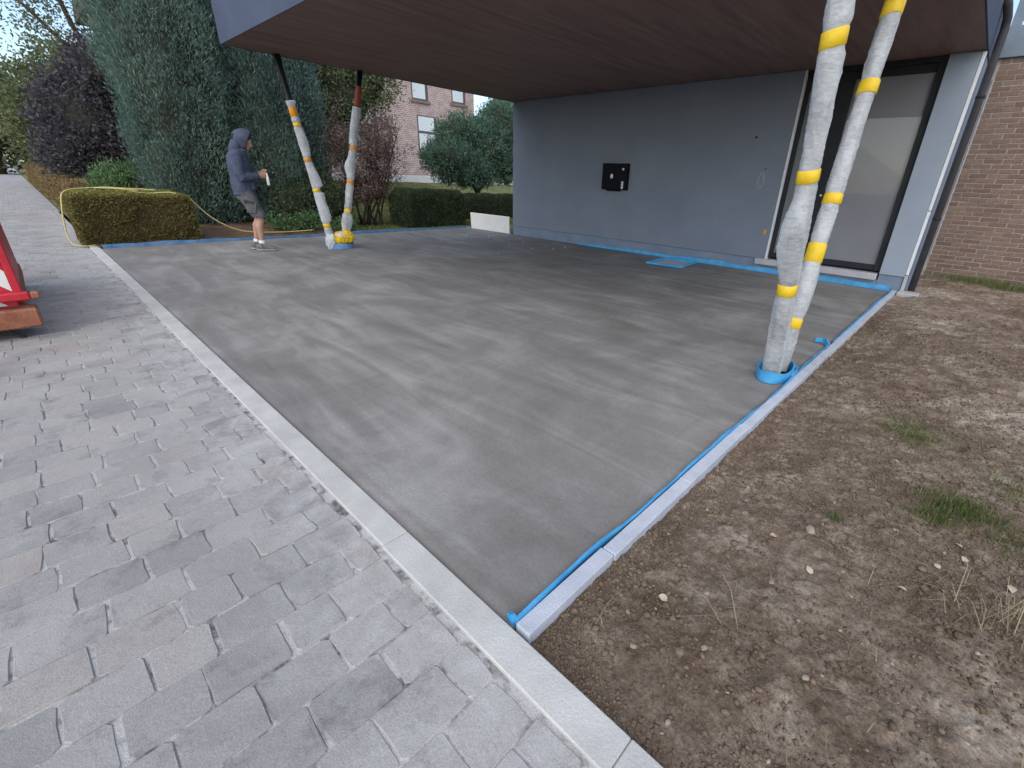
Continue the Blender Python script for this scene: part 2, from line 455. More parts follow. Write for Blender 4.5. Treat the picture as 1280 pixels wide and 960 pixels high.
M['foam'] = mat('blue_foam', (0.045, 0.27, 0.55), (0.08, 0.37, 0.66), scale=9, rough=0.5, bump=0.25, bscale=60)
M['foam_dark'] = mat('dusty_blue_foam', (0.08, 0.21, 0.43), (0.17, 0.33, 0.54), scale=6, rough=0.65, bump=0.25, bscale=60)
M['render'] = mat('grey_render', (0.165, 0.195, 0.255), (0.19, 0.222, 0.285), scale=1.3, detail=8, rough=0.85, bump=0.22, bscale=220, fine=0.05, fscale=330)
M['pier'] = mat('pale_grey_render', (0.25, 0.30, 0.375), (0.285, 0.335, 0.41), scale=1.6, detail=8, rough=0.85, bump=0.22, bscale=220, fine=0.05, fscale=330)
M['plinth'] = mat('bluish_plinth', (0.145, 0.195, 0.275), (0.19, 0.245, 0.325), scale=3.0, rough=0.85, bump=0.2, bscale=120, fine=0.06)
M['soffit'] = mat('brown_soffit', (0.165, 0.103, 0.090), (0.255, 0.168, 0.145), scale=2.2, detail=9, rough=0.55, bump=0.12, bscale=90, stretch=(4.0, 0.35, 1), fine=0.12, fscale=60)
M['fascia'] = mat('zinc_fascia', (0.075, 0.092, 0.140), (0.09, 0.112, 0.165), spec=0.05, scale=2.0, rough=0.85, bump=0.05, bscale=30)
M['trim'] = mat('white_trim', (0.62, 0.65, 0.70), (0.70, 0.73, 0.77), scale=3, rough=0.6)
M['frame'] = mat('anthracite_frame', (0.018, 0.021, 0.026), (0.025, 0.029, 0.034), scale=5, rough=0.55, spec=0.15)
M['pipe'] = mat('dark_downpipe', (0.045, 0.047, 0.058), (0.065, 0.067, 0.078), scale=4, rough=0.5)
M['blind'] = mat('grey_blind', (0.36, 0.325, 0.34), (0.40, 0.36, 0.375), scale=1.0, rough=0.9, spec=0.1)
M['sidepanel'] = mat('grey_door_panel', (0.13, 0.145, 0.165), (0.15, 0.165, 0.185), scale=2, rough=0.55)
M['sill'] = mat('sill_stone', (0.36, 0.37, 0.40), (0.42, 0.43, 0.46), scale=9, rough=0.75, bump=0.2, bscale=120, fine=0.1)
M['glass'] = glass_material('window_glass')
M['steel'] = mat('dark_steel', (0.014, 0.015, 0.018), (0.022, 0.023, 0.027), scale=6, rough=0.42)
M['primer'] = mat('red_primer', (0.25, 0.055, 0.035), (0.32, 0.09, 0.05), scale=14, rough=0.7, bump=0.2, bscale=80)
M['wrap'] = wrap_material()
M['film'] = wrap_material('thin_film', 0.64)
M['tape'] = mat('yellow_tape', (0.72, 0.47, 0.015), (0.80, 0.56, 0.04), scale=18, rough=0.4, bump=0.3, bscale=60)
M['tape_orange'] = mat('orange_tape', (0.68, 0.23, 0.02), (0.74, 0.32, 0.03), scale=18, rough=0.45, bump=0.3, bscale=60)
M['black'] = mat('black_plastic', (0.004, 0.005, 0.009), (0.007, 0.008, 0.012), scale=6, rough=0.6, spec=0.12)
M['whitep'] = mat('white_plastic', (0.72, 0.72, 0.70), (0.78, 0.78, 0.76), scale=6, rough=0.5)
M['board'] = mat('off_white_board', (0.60, 0.61, 0.60), (0.68, 0.69, 0.68), scale=3, rough=0.7, fine=0.04)
M['bark'] = mat('bark', (0.055, 0.042, 0.032), (0.10, 0.078, 0.06), scale=9, rough=0.95, bump=0.8, bscale=40, stretch=(3, 3, 0.6))
M['core'] = mat('shaded_twig_core', (0.030, 0.034, 0.026), (0.055, 0.055, 0.042), scale=6, rough=1.0, bump=1.0, bscale=25, bdist=0.05)  # solid dark hull: shade deep among leaves and twigs put into its colour
M['core_brown'] = mat('shaded_brown_core', (0.07, 0.052, 0.026), (0.11, 0.085, 0.042), scale=8, rough=1.0, bump=1.0, bscale=30, bdist=0.04)  # twig brown hedge core, inner shade put into the colour
M['hose'] = mat('yellow_hose', (0.46, 0.38, 0.13), (0.56, 0.49, 0.22), scale=12, rough=0.5)
M['red'] = mat('red_paint', (0.46, 0.016, 0.032), (0.54, 0.035, 0.055), scale=6, rough=0.45, fine=0.1, fscale=60)
M['rust'] = mat('worn_brown_steel', (0.24, 0.085, 0.05), (0.36, 0.16, 0.10), scale=9, detail=8, rough=0.8, bump=0.4, bscale=60, fine=0.2, fscale=90)
M['reflect_white'] = mat('white_sheeting', (0.66, 0.72, 0.70), (0.72, 0.77, 0.75), scale=8, rough=0.5, fine=0.05)
M['rubber'] = mat('rubber', (0.012, 0.012, 0.013), (0.02, 0.02, 0.021), scale=8, rough=0.8)
M['skin'] = mat('skin', (0.40, 0.23, 0.165), (0.46, 0.28, 0.20), scale=8, rough=0.55, space='Object')
M['hoodie'] = mat('blue_hoodie', (0.052, 0.066, 0.108), (0.075, 0.092, 0.142), scale=7, rough=0.95, bump=0.9, bscale=11, space='Object', bdist=0.03)
M['shorts'] = mat('grey_work_shorts', (0.085, 0.085, 0.095), (0.125, 0.125, 0.135), scale=9, rough=0.95, bump=0.9, bscale=12, space='Object', bdist=0.03)
M['shortsdark'] = mat('dark_pocket_cloth', (0.03, 0.03, 0.035), (0.05, 0.05, 0.055), scale=9, rough=0.95, space='Object')
M['shoe'] = mat('grey_shoe', (0.10, 0.10, 0.105), (0.22, 0.22, 0.22), scale=22, rough=0.8, bump=0.4, bscale=40, space='Object')
M['sole'] = mat('pale_sole', (0.30, 0.29, 0.27), (0.40, 0.39, 0.37), scale=14, rough=0.8, space='Object')
M['sock'] = mat('white_sock', (0.62, 0.62, 0.62), (0.72, 0.72, 0.72), scale=30, rough=0.95, bump=0.4, bscale=80, space='Object')
M['hair'] = mat('dark_hair', (0.02, 0.016, 0.012), (0.035, 0.027, 0.02), scale=30, rough=0.7, space='Object')
M['slate'] = mat('slate_cladding', (0.13, 0.17, 0.21), (0.17, 0.21, 0.26), scale=3, rough=0.6)
M['mortar'] = mat('mortar', (0.30, 0.28, 0.26), (0.38, 0.355, 0.33), scale=12, rough=0.95, bump=0.4, bscale=120)
M['farbrick'] = brick_tex_material('pink_brick', (0.36, 0.22, 0.20), (0.46, 0.31, 0.285), (0.58, 0.52, 0.50), 0.22, 0.085, 'YZ', 0.014)
M['farframe'] = mat('brown_window_frame', (0.10, 0.085, 0.10), (0.13, 0.11, 0.125), scale=3, rough=0.6)
M['farpane'] = mat('pale_pane', (0.66, 0.72, 0.75), (0.72, 0.78, 0.80), scale=0.5, rough=0.15, spec=0.6)
M['farsill'] = mat('brown_sill', (0.20, 0.15, 0.14), (0.25, 0.19, 0.175), scale=3, rough=0.8)
M['rooftile'] = mat('dark_roof_tile', (0.06, 0.05, 0.05), (0.09, 0.07, 0.07), scale=4, rough=0.8)

def brick_material():
    m, nt, N, L, P = new_mat('brown_brick')
    oi = N.new('ShaderNodeObjectInfo'); at = nd(N, 'ShaderNodeAttribute', attribute_name='tint')
    ad = N.new('ShaderNodeMath'); ad.operation = 'ADD'; L.new(oi.outputs['Random'], ad.inputs[0]); L.new(at.outputs['Fac'], ad.inputs[1])
    fr = N.new('ShaderNodeMath'); fr.operation = 'FRACT'; L.new(ad.outputs['Value'], fr.inputs[0])
    rp = ramp(N, [(0, (0.150, 0.098, 0.076)), (0.3, (0.180, 0.122, 0.094)), (0.7, (0.208, 0.146, 0.112)), (1.0, (0.165, 0.108, 0.088))])
    L.new(fr.outputs['Value'], rp.inputs['Fac'])
    g = N.new('ShaderNodeNewGeometry')
    n = nd(N, 'ShaderNodeTexNoise', Scale=30.0, Detail=5.0, Roughness=0.7); L.new(g.outputs['Position'], n.inputs['Vector'])
    ff = ramp(N, [(0.3, (0.75, 0.75, 0.75)), (0.7, (1.25, 1.25, 1.25))]); L.new(n.outputs['Fac'], ff.inputs['Fac'])
    v = N.new('ShaderNodeVectorMath'); v.operation = 'MULTIPLY'; L.new(rp.outputs['Color'], v.inputs[0]); L.new(ff.outputs['Color'], v.inputs[1])
    L.new(v.outputs['Vector'], P.inputs['Base Color']); P.inputs['Roughness'].default_value = 0.9
    b = nd(N, 'ShaderNodeBump', Strength=0.5, Distance=0.006); L.new(n.outputs['Fac'], b.inputs['Height']); L.new(b.outputs['Normal'], P.inputs['Normal'])
    return m
M['brick'] = brick_material()

M['cypress'] = leaf_mat('cypress_spray', [(0.0, (0.072, 0.120, 0.103)), (0.5, (0.138, 0.216, 0.180)), (0.9, (0.210, 0.300, 0.240)), (1.0, (0.228, 0.240, 0.156))])
M['cypress_dark'] = leaf_mat('dark_cypress_spray', [(0.0, (0.055, 0.094, 0.086)), (0.5, (0.103, 0.168, 0.147)), (1.0, (0.161, 0.236, 0.190))])
M['plum'] = leaf_mat('purple_leaf', [(0.0, (0.053, 0.048, 0.059)), (0.6, (0.097, 0.090, 0.106)), (1.0, (0.154, 0.145, 0.160))])
M['decid'] = leaf_mat('loose_green_leaf', [(0.0, (0.078, 0.104, 0.052)), (0.6, (0.156, 0.189, 0.091)), (1.0, (0.234, 0.247, 0.130))])
M['green'] = leaf_mat('shrub_leaf', [(0.0, (0.057, 0.115, 0.052)), (0.6, (0.115, 0.207, 0.086)), (1.0, (0.196, 0.287, 0.138))])
M['hedge'] = leaf_mat('hedge_leaf', [(0.0, (0.125, 0.098, 0.037)), (0.35, (0.181, 0.156, 0.056)), (0.65, (0.231, 0.219, 0.069)), (0.85, (0.325, 0.338, 0.094)), (1.0, (0.450, 0.463, 0.150))])
M['boxhedge'] = leaf_mat('box_leaf', [(0.0, (0.036, 0.058, 0.034)), (0.6, (0.072, 0.104, 0.055)), (1.0, (0.130, 0.169, 0.085))])
M['bronze'] = leaf_mat('bronze_leaf', [(0.0, (0.083, 0.054, 0.054)), (0.5, (0.165, 0.112, 0.102)), (0.85, (0.315, 0.232, 0.195)), (1.0, (0.195, 0.210, 0.112))])
M['roundc'] = leaf_mat('juniper_spray', [(0.0, (0.051, 0.101, 0.074)), (0.5, (0.105, 0.192, 0.135)), (0.85, (0.176, 0.290, 0.196)), (1.0, (0.203, 0.176, 0.101))])
M['brownhedge'] = leaf_mat('autumn_hedge_leaf', [(0.0, (0.15, 0.10, 0.05)), (0.6, (0.27, 0.20, 0.10)), (1.0, (0.38, 0.32, 0.17))])
M['grass'] = leaf_mat('grass_blade', [(0.0, (0.06, 0.09, 0.03)), (0.6, (0.11, 0.16, 0.05)), (1.0, (0.24, 0.23, 0.10))])
M['dry'] = leaf_mat('dry_grass', [(0.0, (0.22, 0.17, 0.10)), (1.0, (0.42, 0.36, 0.24))])
M['lawnblade'] = leaf_mat('lawn_blade', [(0.0, (0.09, 0.12, 0.035)), (0.6, (0.16, 0.19, 0.06)), (1.0, (0.27, 0.25, 0.11))])
M['autumnleaf'] = mat('fallen_leaf', (0.42, 0.34, 0.24), (0.52, 0.45, 0.34), scale=20, rough=0.8)

# ================================================================== SETTING
# open ground to the horizon
obj('ground', [(-400, -400, -0.35), (400, -400, -0.35), (400, 400, -0.35), (-400, 400, -0.35)], [(0, 1, 2, 3)], M['ground'])['kind'] = 'structure'

# ---- concrete slab of the carport: a grid with a slightly uneven screed surface
def slab():
    nx, ny = 160, 130
    xs = np.linspace(-9.45, -0.004, nx); ys = np.linspace(0.0, 7.19, ny)
    X, Y = np.meshgrid(xs, ys, indexing='ij')
    Z = (fbm(X*1.3, Y*1.3, 4)-0.5)*0.010 - 0.004
    co = np.stack([X, Y, Z], -1).reshape(-1, 3)
    idx = np.arange(nx*ny).reshape(nx, ny)
    F = np.stack([idx[:-1, :-1], idx[1:, :-1], idx[1:, 1:], idx[:-1, 1:]], -1).reshape(-1, 4)
    # skirt
    V = [tuple(v) for v in co]; faces = [tuple(f) for f in F]
    ring = list(idx[:, 0]) + list(idx[-1, 1:]) + list(idx[-2::-1, -1]) + list(idx[0, -2:0:-1])
    b0 = len(V)
    for i in ring: V.append((co[i][0], co[i][1], -0.15))
    n = len(ring)
    for k in range(n):
        faces.append((ring[k], b0+k, b0+(k+1) % n, ring[(k+1) % n]))
    o = obj('concrete_slab', V, faces, M['slab'], smooth=True)
    o['kind'] = 'structure'
slab()

# ---- street paving
pav = obj('paving', [(-18, -6, -0.0042), (3.5, -6, -0.0042), (3.5, -0.05, -0.0042), (-18, -0.05, -0.0042)], [(0, 1, 2, 3)], M['sand'])
pav['kind'] = 'structure'
street = obj('street', [(-160, -5.5, -0.006), (-17.5, -5.5, -0.006), (-17.5, 0.0, -0.006), (-160, 0.0, -0.006)], [(0, 1, 2, 3)], M['far_paving'])
street['kind'] = 'structure'

def paver_outline(L_, W_, r):
    """tumbled block: ten irregular outline points (x across the row, y along it)"""
    ch = 0.009
    pts = [(-W_/2+ch, -L_/2), (0, -L_/2), (W_/2-ch, -L_/2), (W_/2, -L_/2+ch), (W_/2, L_/2-ch), (W_/2-ch, L_/2), (0, L_/2), (-W_/2+ch, L_/2), (-W_/2, L_/2-ch), (-W_/2, -L_/2+ch)]
    return [(x+r.uniform(-.004, .004), y+r.uniform(-.004, .004)) for x, y in pts]
def paver_verts(L_, W_, r):
    o = paver_outline(L_, W_, r); n = len(o)
    V = []
    for x, y in o: V.append((x*0.955, y*0.962, r.uniform(-0.0008, 0.0008)))
    for x, y in o: V.append((x, y, -0.0045+r.uniform(-0.0015, 0.001)))
    for x, y in o: V.append((x, y, -0.04))
    F = [tuple(range(n))]
    for k in range(n):
        k2 = (k+1) % n
        F.append((n+k, n+k2, k2, k)); F.append((2*n+k, 2*n+k2, n+k2, n+k))
    return V, F
pr_ = random.Random(11)
LENS = (0.148, 0.172, 0.196)
protos = {}
for li in range(3):
    for v in range(5):
        me = bpy.data.meshes.new('paver')
        V, F = paver_verts(LENS[li]-0.004, 0.150-0.004, pr_)
        me.from_pydata(V, [], F); me.update(); me.materials.append(M['paver'])
        protos[(li, v)] = me
blocks = []
x = 1.95; row = 0
while x > -17.6:
    y = -0.118 - pr_.uniform(0, 0.02)
    first = True
    while y > -4.6:
        li = pr_.choice((0, 1, 1, 2, 2))
        L_ = LENS[li]
        if first and row % 2: # half block at the kerb
            L_ = LENS[0]*0.6; li = -1
        first = False
        blocks.append((x, y-L_/2, li, L_))
        y -= L_
    x -= 0.150; row += 1
def seen(b):
    p = Vector((b[0], b[1], 0)) - CAM
    d = p.dot(_f)
    if d < 0.1: return None
    u = 686.67+564.17*p.dot(_r)/d; v = 470.53-564.17*p.dot(_u)/d
    return p.length if (-40 < u < 1320 and -40 < v < 1000) else None
vis = sorted([(seen(b), i) for i, b in enumerate(blocks) if seen(b) and b[2] >= 0])
single = {i for d, i in vis[:295]}
SV, SF, ST = [], [], []
for i, (bx, by, li, L_) in enumerate(blocks):
    dx, dy, dz = pr_.uniform(-.003, .003), pr_.uniform(-.003, .003), pr_.uniform(-.002, .002)
    tx, ty, tz = pr_.gauss(0, .007), pr_.gauss(0, .007), pr_.gauss(0, .014)
    if i in single:
        o = bpy.data.objects.new('paver', protos[(li, pr_.randrange(5))])
        COL.objects.link(o); o.parent = pav
        o.location = (bx+dx, by+dy, dz); o.rotation_euler = (tx, ty, tz + (math.pi if pr_.random() < .5 else 0))
    else:
        V, F = paver_verts(L_-0.004, 0.146, pr_)
        c, s = math.cos(tz), math.sin(tz); n = len(SV)
        t = pr_.random()
        for vx, vy, vz in V:
            SV.append((bx+dx+vx*c-vy*s, by+dy+vx*s+vy*c, dz+vz+ty*vx)); ST.append(t)
        SF += [tuple(k+n for k in f) for f in F]
o = obj('paver_field', SV, SF, M['paver'], pav); o['kind'] = 'stuff'
a = o.data.attributes.new('tint', 'FLOAT', 'POINT'); a.data.foreach_set('value', np.array(ST, dtype=np.float32))

# ---- kerb along the street
kerb = empty('kerb'); kerb['kind'] = 'structure'
kx = 3.43; k = 0
while kx > -9.9:
    ln = 1.0
    box('kerb_stone', (kx-ln+0.0008, -0.108+rnd.uniform(-.002, .002), -0.14), (kx-0.0008, -0.004, 0.012+rnd.uniform(-.001, .001)), M['kerb'], kerb, 0.0035)
    kx -= ln
# ---- bluestone kerb between slab and soil
kerb2 = empty('garden_kerb'); kerb2['kind'] = 'structure'
js = [0.006, 0.44, 1.03, 1.75, 2.62, 3.55, 4.5, 5.45, 6.4, 7.15]
for a_, b_ in zip(js[:-1], js[1:]):
    dx = rnd.uniform(-.002, .003)
    box('kerb_stone', (0.010+dx+0.004*a_, a_+0.0012, -0.18), (0.066+dx+0.004*a_, b_-0.0012, 0.024+rnd.uniform(-.0015, .0015)), M['kerb_blue'], kerb2, 0.0025)

# ---- bare soil to the right
def soil_height(X, Y):
    edge = np.clip((X-0.07)/0.5, 0, 1)
    z = -0.018 + 0.05*edge*edge*(3-2*edge)
    z = z + (fbm(X*0.8+3, Y*0.8, 3)-0.5)*0.10*np.clip((X-0.1)*1.2, 0.1, 1)
    z = z + (fbm(X*4+1, Y*4+8, 3)-0.5)*0.045*np.clip((X-0.06)*3, 0.3, 1)
    z = z + (fbm(X*17, Y*17+4, 4)-0.5)*0.024
    c = fbm(X*48, Y*48, 2)
    z = z + np.clip(c-0.50, 0, 1)*0.030 + (fbm(X*90+3, Y*90, 2)-.5)*0.008
    z = np.where(Y < 0.35, z*np.clip((Y+0.1)/0.45, 0.25, 1) - 0.02*np.clip(1-Y/0.35, 0, 1), z)
    return z
def graded(a, b, s0, s1, c):
    out = [a]; 
    while out[-1] < b:
        d = abs(out[-1]-c); out.append(out[-1] + min(s1, s0 + max(0, d-1.2)*0.007))
    return np.array(out)
def soil():
    xs = graded(0.05, 14, 0.0095, 0.25, 0.7); ys = graded(-0.005, 9.6, 0.0095, 0.05, 0.3)
    X, Y = np.meshgrid(xs, ys, indexing='ij')
    Z = soil_height(X, Y)
    co = np.stack([X, Y, Z], -1).reshape(-1, 3)
    idx = np.arange(len(xs)*len(ys)).reshape(len(xs), len(ys))
    F = np.stack([idx[:-1, :-1], idx[1:, :-1], idx[1:, 1:], idx[:-1, 1:]], -1).reshape(-1, 4)
    me = fast_mesh('bare_soil', co, F)
    o = link('bare_soil', me, M['dirt'], smooth=True); o['kind'] = 'structure'
soil()
def zs(x, y): return float(soil_height(np.array([x]), np.array([y]))[0])

# clods and crumbs on the soil
def ico():
    bm = bmesh.new(); bmesh.ops.create_icosphere(bm, subdivisions=1, radius=1.0)
    V = np.array([v.co[:] for v in bm.verts]); F = np.array([[v.index for v in f.verts] for f in bm.faces]); bm.free()
    return V, F
ICO = ico()
OCT_V = np.array([(1, 0, 0), (-1, 0, 0), (0, 1, 0), (0, -1, 0), (0, 0, 1), (0, 0, -1)], float)
OCT_F = np.array([(0, 2, 4), (2, 1, 4), (1, 3, 4), (3, 0, 4), (2, 0, 5), (1, 2, 5), (3, 1, 5), (0, 3, 5)])
def scatter_rocks(name, xy, size, m, parent=None, flat=0.7, seed=1, zfun=soil_height, small=False):
    ICO_V, ICO_F = (OCT_V, OCT_F) if small else ICO
    r = np.random.default_rng(seed); n = len(xy)
    z = zfun(xy[:, 0], xy[:, 1])
    V = ICO_V[None]*(1+r.uniform(-.45, .45, (n, len(ICO_V), 1)))
    V = V*size[:, None, None]*np.stack([np.ones(n), r.uniform(.6, 1.1, n), np.full(n, flat)], -1)[:, None, :]
    an = r.uniform(0, 6.28, n); c, s = np.cos(an)[:, None], np.sin(an)[:, None]
    Xr = V[..., 0]*c - V[..., 1]*s; Yr = V[..., 0]*s + V[..., 1]*c
    co = np.stack([Xr+xy[:, None, 0], Yr+xy[:, None, 1], V[..., 2]+(z+size*flat*0.35)[:, None]], -1).reshape(-1, 3)
    F = (ICO_F[None]+np.arange(n)[:, None, None]*len(ICO_V)).reshape(-1, 3)
    return link(name, fast_mesh(name, co, F), m, parent, False)
n = 60000
px = 0.072 + rng.random(n)**1.35*2.3; py = 0.01 + rng.random(n)**1.8*5.0
den = fbm(px*2.2, py*2.2, 3) + 0.22*np.exp(-(px-0.07)/0.12)
keep = den + 0.25*rng.random(n) > 0.52
xy = np.stack([px, py], -1)[keep]
sz = 0.0026 + 0.0062*rng.random(len(xy))**2.2
o = scatter_rocks('soil_crumbs', xy, sz, M['clod'], seed=6, small=True)
tag(o, 'fine brown crumbs of loose soil all over the bare earth', 'soil', kind='stuff')
n = 9000
px = 0.075 + rng.random(n)**1.3*2.6; py = 0.02 + rng.random(n)**1.5*6.0
den = fbm(px*2.6+4, py*2.6, 3) + 0.25*np.exp(-(px-0.07)/0.15)
xy = np.stack([px, py], -1)[den + 0.2*rng.random(n) > 0.62]
sz = 0.005 + 0.0095*rng.random(len(xy))**3.5
o = scatter_rocks('soil_clods', xy, sz, M['clod'], seed=4, flat=0.6)
tag(o, 'brown clods of broken soil lying thickest along the bluestone kerb', 'soil', kind='stuff')
n = 500
px = 0.1 + rng.random(n)*2.6; py = rng.random(n)*5.5
xy = np.stack([px, py], -1)
o = scatter_rocks('gravel', xy, 0.003+0.007*rng.random(n)**2.5, M['stone'], seed=9)
tag(o, 'small pale gravel chips strewn over the bare earth', 'gravel', kind='stuff')

# ---- garden beyond the slab: lawn rising gently, dark soil bed along the slab edge
def lawn_height(X, Y):
    d = np.clip((-X-12.5)/10.0, 0, 3)
    return -0.02 + 0.95*d*d*(3-2*np.clip(d, 0, 1))*np.where(d < 1, 1, 1.0/np.maximum(d*d, 1e-6)) + (fbm(X*1.2, Y*1.2, 3)-.5)*0.05
def lawn():
    xs = np.linspace(-70, -9.47, 220); ys = np.linspace(0.02, 45, 160)
    X, Y = np.meshgrid(xs, ys, indexing='ij')
    Z = lawn_height(X, Y)*np.clip((Y-0.0)/3.0, 0.0, 1) - 0.01
    co = np.stack([X, Y, Z], -1).reshape(-1, 3)
    idx = np.arange(X.size).reshape(X.shape)
    F = np.stack([idx[:-1, :-1], idx[1:, :-1], idx[1:, 1:], idx[:-1, 1:]], -1).reshape(-1, 4)
    o = link('lawn', fast_mesh('lawn', co, F), M['lawn'], smooth=True); o['kind'] = 'structure'
lawn()
def lz(x, y): return float(lawn_height(np.array([x]), np.array([y]))[0])*min(1, max(0, y/3.0)) - 0.01
obj('lawn_behind_house', [(-9.47, 7.3, -0.03), (-7.3, 7.3, -0.03), (-7.3, 45, -0.03), (-9.47, 45, -0.03)], [(0, 1, 2, 3)], M['lawn'])['kind'] = 'structure'
bed = []
nb = 40
def bedmesh():
    xs = np.linspace(-13.2, -9.47, 60); ys = np.linspace(-0.02, 5.0, 70)
    X, Y = np.meshgrid(xs, ys, indexing='ij')
    Z = 0.0 + 0.10*np.clip((-X-9.47)/0.6, 0, 1) + (fbm(X*3, Y*3, 4)-.5)*0.09
    Z = Z - 0.30*np.clip((Y-4.2)/0.8, 0, 1) - 0.3*np.clip((-X-12.6)/0.6, 0, 1)
    co = np.stack([X, Y, Z], -1).reshape(-1, 3)
    idx = np.arange(X.size).reshape(X.shape)
    F = np.stack([idx[:-1, :-1], idx[1:, :-1], idx[1:, 1:], idx[:-1, 1:]], -1).reshape(-1, 4)
    o = link('planting_bed', fast_mesh('planting_bed', co, F), M['bedsoil'], smooth=True); o['kind'] = 'structure'
bedmesh()

# ================================================================== HOUSE WITH CARPORT
YW = 7.2
ZC = 2.775
house = empty('carport_house', (0, 0, 0))
tag(house, 'modern house front in grey render with a wide flat carport roof and brown soffit', 'house')
box('wall', (-7.65, YW, 0.20), (-1.742, 7.50, ZC-0.002), M['render'], house, 0.006)
box('plinth', (-7.642, YW+0.018, -0.12), (-1.72, 7.50, 0.197), M['plinth'], house, 0.003)
box('edge_trim', (-1.741, YW-0.003, 0.20), (-1.722, YW+0.14, ZC-0.004), M['trim'], house, 0.002)
# pier right of the door
box('pier', (-0.178, YW, 0.205), (0.118, 7.50, ZC-0.002), M['pier'], house, 0.004)
box('pier_plinth', (-0.176, YW+0.016, -0.12), (0.112, 7.50, 0.202), M['plinth'], house, 0.003)
box('corner_trim', (0.119, YW-0.004, 1.06), (0.152, YW+0.10, ZC-0.01), M['trim'], house, 0.003)
box('corner_trim', (0.119, YW-0.003, 0.235), (0.152, YW+0.10, 1.05), M['trim'], house, 0.003)
box('corner_trim', (0.117, YW-0.006, -0.05), (0.156, YW+0.10, 0.225), M['sill'], house, 0.003)
box('side_wall', (0.02, 7.505, -0.12), (0.148, 9.29, ZC-0.002), M['plinth'], house, 0.003)
box('rear_wall', (-7.64, 9.0, -0.12), (0.01, 9.28, ZC-0.002), M['render'], house, 0.003)
# door recess
yd = YW+0.07
fr = empty('door_frame'); fr.parent = house
def framebar(lo, hi, par): return box('frame_bar', lo, hi, M['frame'], par, 0.003)
framebar((-1.721, yd, 0.232), (-1.665, yd+0.09, 2.71), fr)
framebar((-0.262, yd-0.02, 0.232), (-0.180, yd+0.09, 2.71), fr)
framebar((-1.664, yd, 2.62), (-0.263, yd+0.09, 2.71), fr)
framebar((-1.664, yd, 0.232), (-0.263, yd+0.09, 0.305), fr)
framebar((-1.43, yd+0.002, 0.306), (-1.115, yd+0.088, 2.619), fr)
framebar((-1.72, YW+0.04, 2.711), (-0.18, 7.4, ZC-0.003), fr)
box('side_panel', (-1.662, yd+0.035, 0.306), (-1.432, yd+0.06, 2.619), M['sidepanel'], house, 0.002)
box('glass_pane', (-1.113, yd+0.025, 0.307), (-0.264, yd+0.037, 2.618), M['glass'], house, 0.001)
box('blind', (-1.112, yd+0.042, 0.308), (-0.265, yd+0.05, 2.617), M['blind'], house, 0.001)
box('backing', (-1.73, 7.46, 0.0), (-0.17, 7.49, 2.76), M['frame'], house, 0.001)
tube('lock', [(-1.18, yd+0.004, 1.18), (-1.18, yd-0.012, 1.18)], 0.014, M['whitep'], house, 10)
box('threshold', (-1.87, YW-0.055, 0.118), (-0.195, yd+0.1, 0.205), M['sill'], house, 0.005)
box('threshold_base', (-1.719, YW+0.02, -0.12), (-0.18, 7.45, 0.116), M['plinth'], house, 0.002)
# small marks and fixings on the wall
tube('anchor', [(-2.245, YW+0.01, 1.955), (-2.245, YW-0.012, 1.955)], 0.017, M['steel'], house, 10)
tube('anchor', [(-2.01, YW+0.01, 1.52), (-2.01, YW-0.006, 1.52)], 0.011, M['steel'], house, 10)
mark = MB()
for q in range(3):
    mark.tube([(-2.06+0.05*math.cos(t*0.7+q)*(1-.1*q)+0.03*q*.3, YW-0.0015, 1.33+0.11*math.sin(t*0.7+q)+0.02*q) for t in range(10)], 0.0022, 5)
mark.build('chalk_mark', M['sill'], house)
box('red_tag', (-1.845, YW-0.004, 0.575), (-1.805, YW+0.001, 0.645), M['tape_orange'], house, 0.001)
box('drip', (-2.252, YW-0.0012, 1.86), (-2.238, YW+0.001, 1.945), M['plinth'], house, 0.0004)
# roof slab
RX0, RX1, RY0 = -7.66, 0.150, 1.775
box('roof', (RX0+0.02, RY0+0.02, ZC+0.03), (RX1-0.02, 9.285, ZC+0.50), M['slate'], house, 0.004)
box('soffit', (RX0+0.004, RY0+0.004, ZC), (RX1-0.004, YW+0.30, ZC+0.028), M['soffit'], house, 0.002)
box('fascia', (RX0, RY0-0.012, ZC-0.006), (RX1, RY0+0.002, ZC+0.52), M['fascia'], house, 0.002)
box('fascia', (RX0-0.012, RY0-0.013, ZC-0.006), (RX0+0.002, 9.28, ZC+0.52), M['fascia'], house, 0.002)
box('fascia', (RX1-0.002, RY0-0.013, ZC-0.006), (RX1+0.012, 9.28, ZC+0.52), M['fascia'], house, 0.002)
# downpipe in the corner
dp = MB()
dp.tube([(0.232, 7.27, 0.03), (0.232, 7.27, 2.95), (0.225, 7.22, 3.06), (0.20, 7.05, 3.14), (0.165, 6.9, 3.2)], 0.041, 14)
dp.build('downpipe', M['pipe'], house, True)
for zz in (0.95, 2.3):
    tube('pipe_clip', [(0.232, 7.27, zz), (0.232, 7.27, zz+0.03)], 0.046, M['frame'], house, 14)
box('drain_block', (0.10, 7.02, -0.06), (0.34, 7.22, 0.025), M['sill'], house, 0.012)

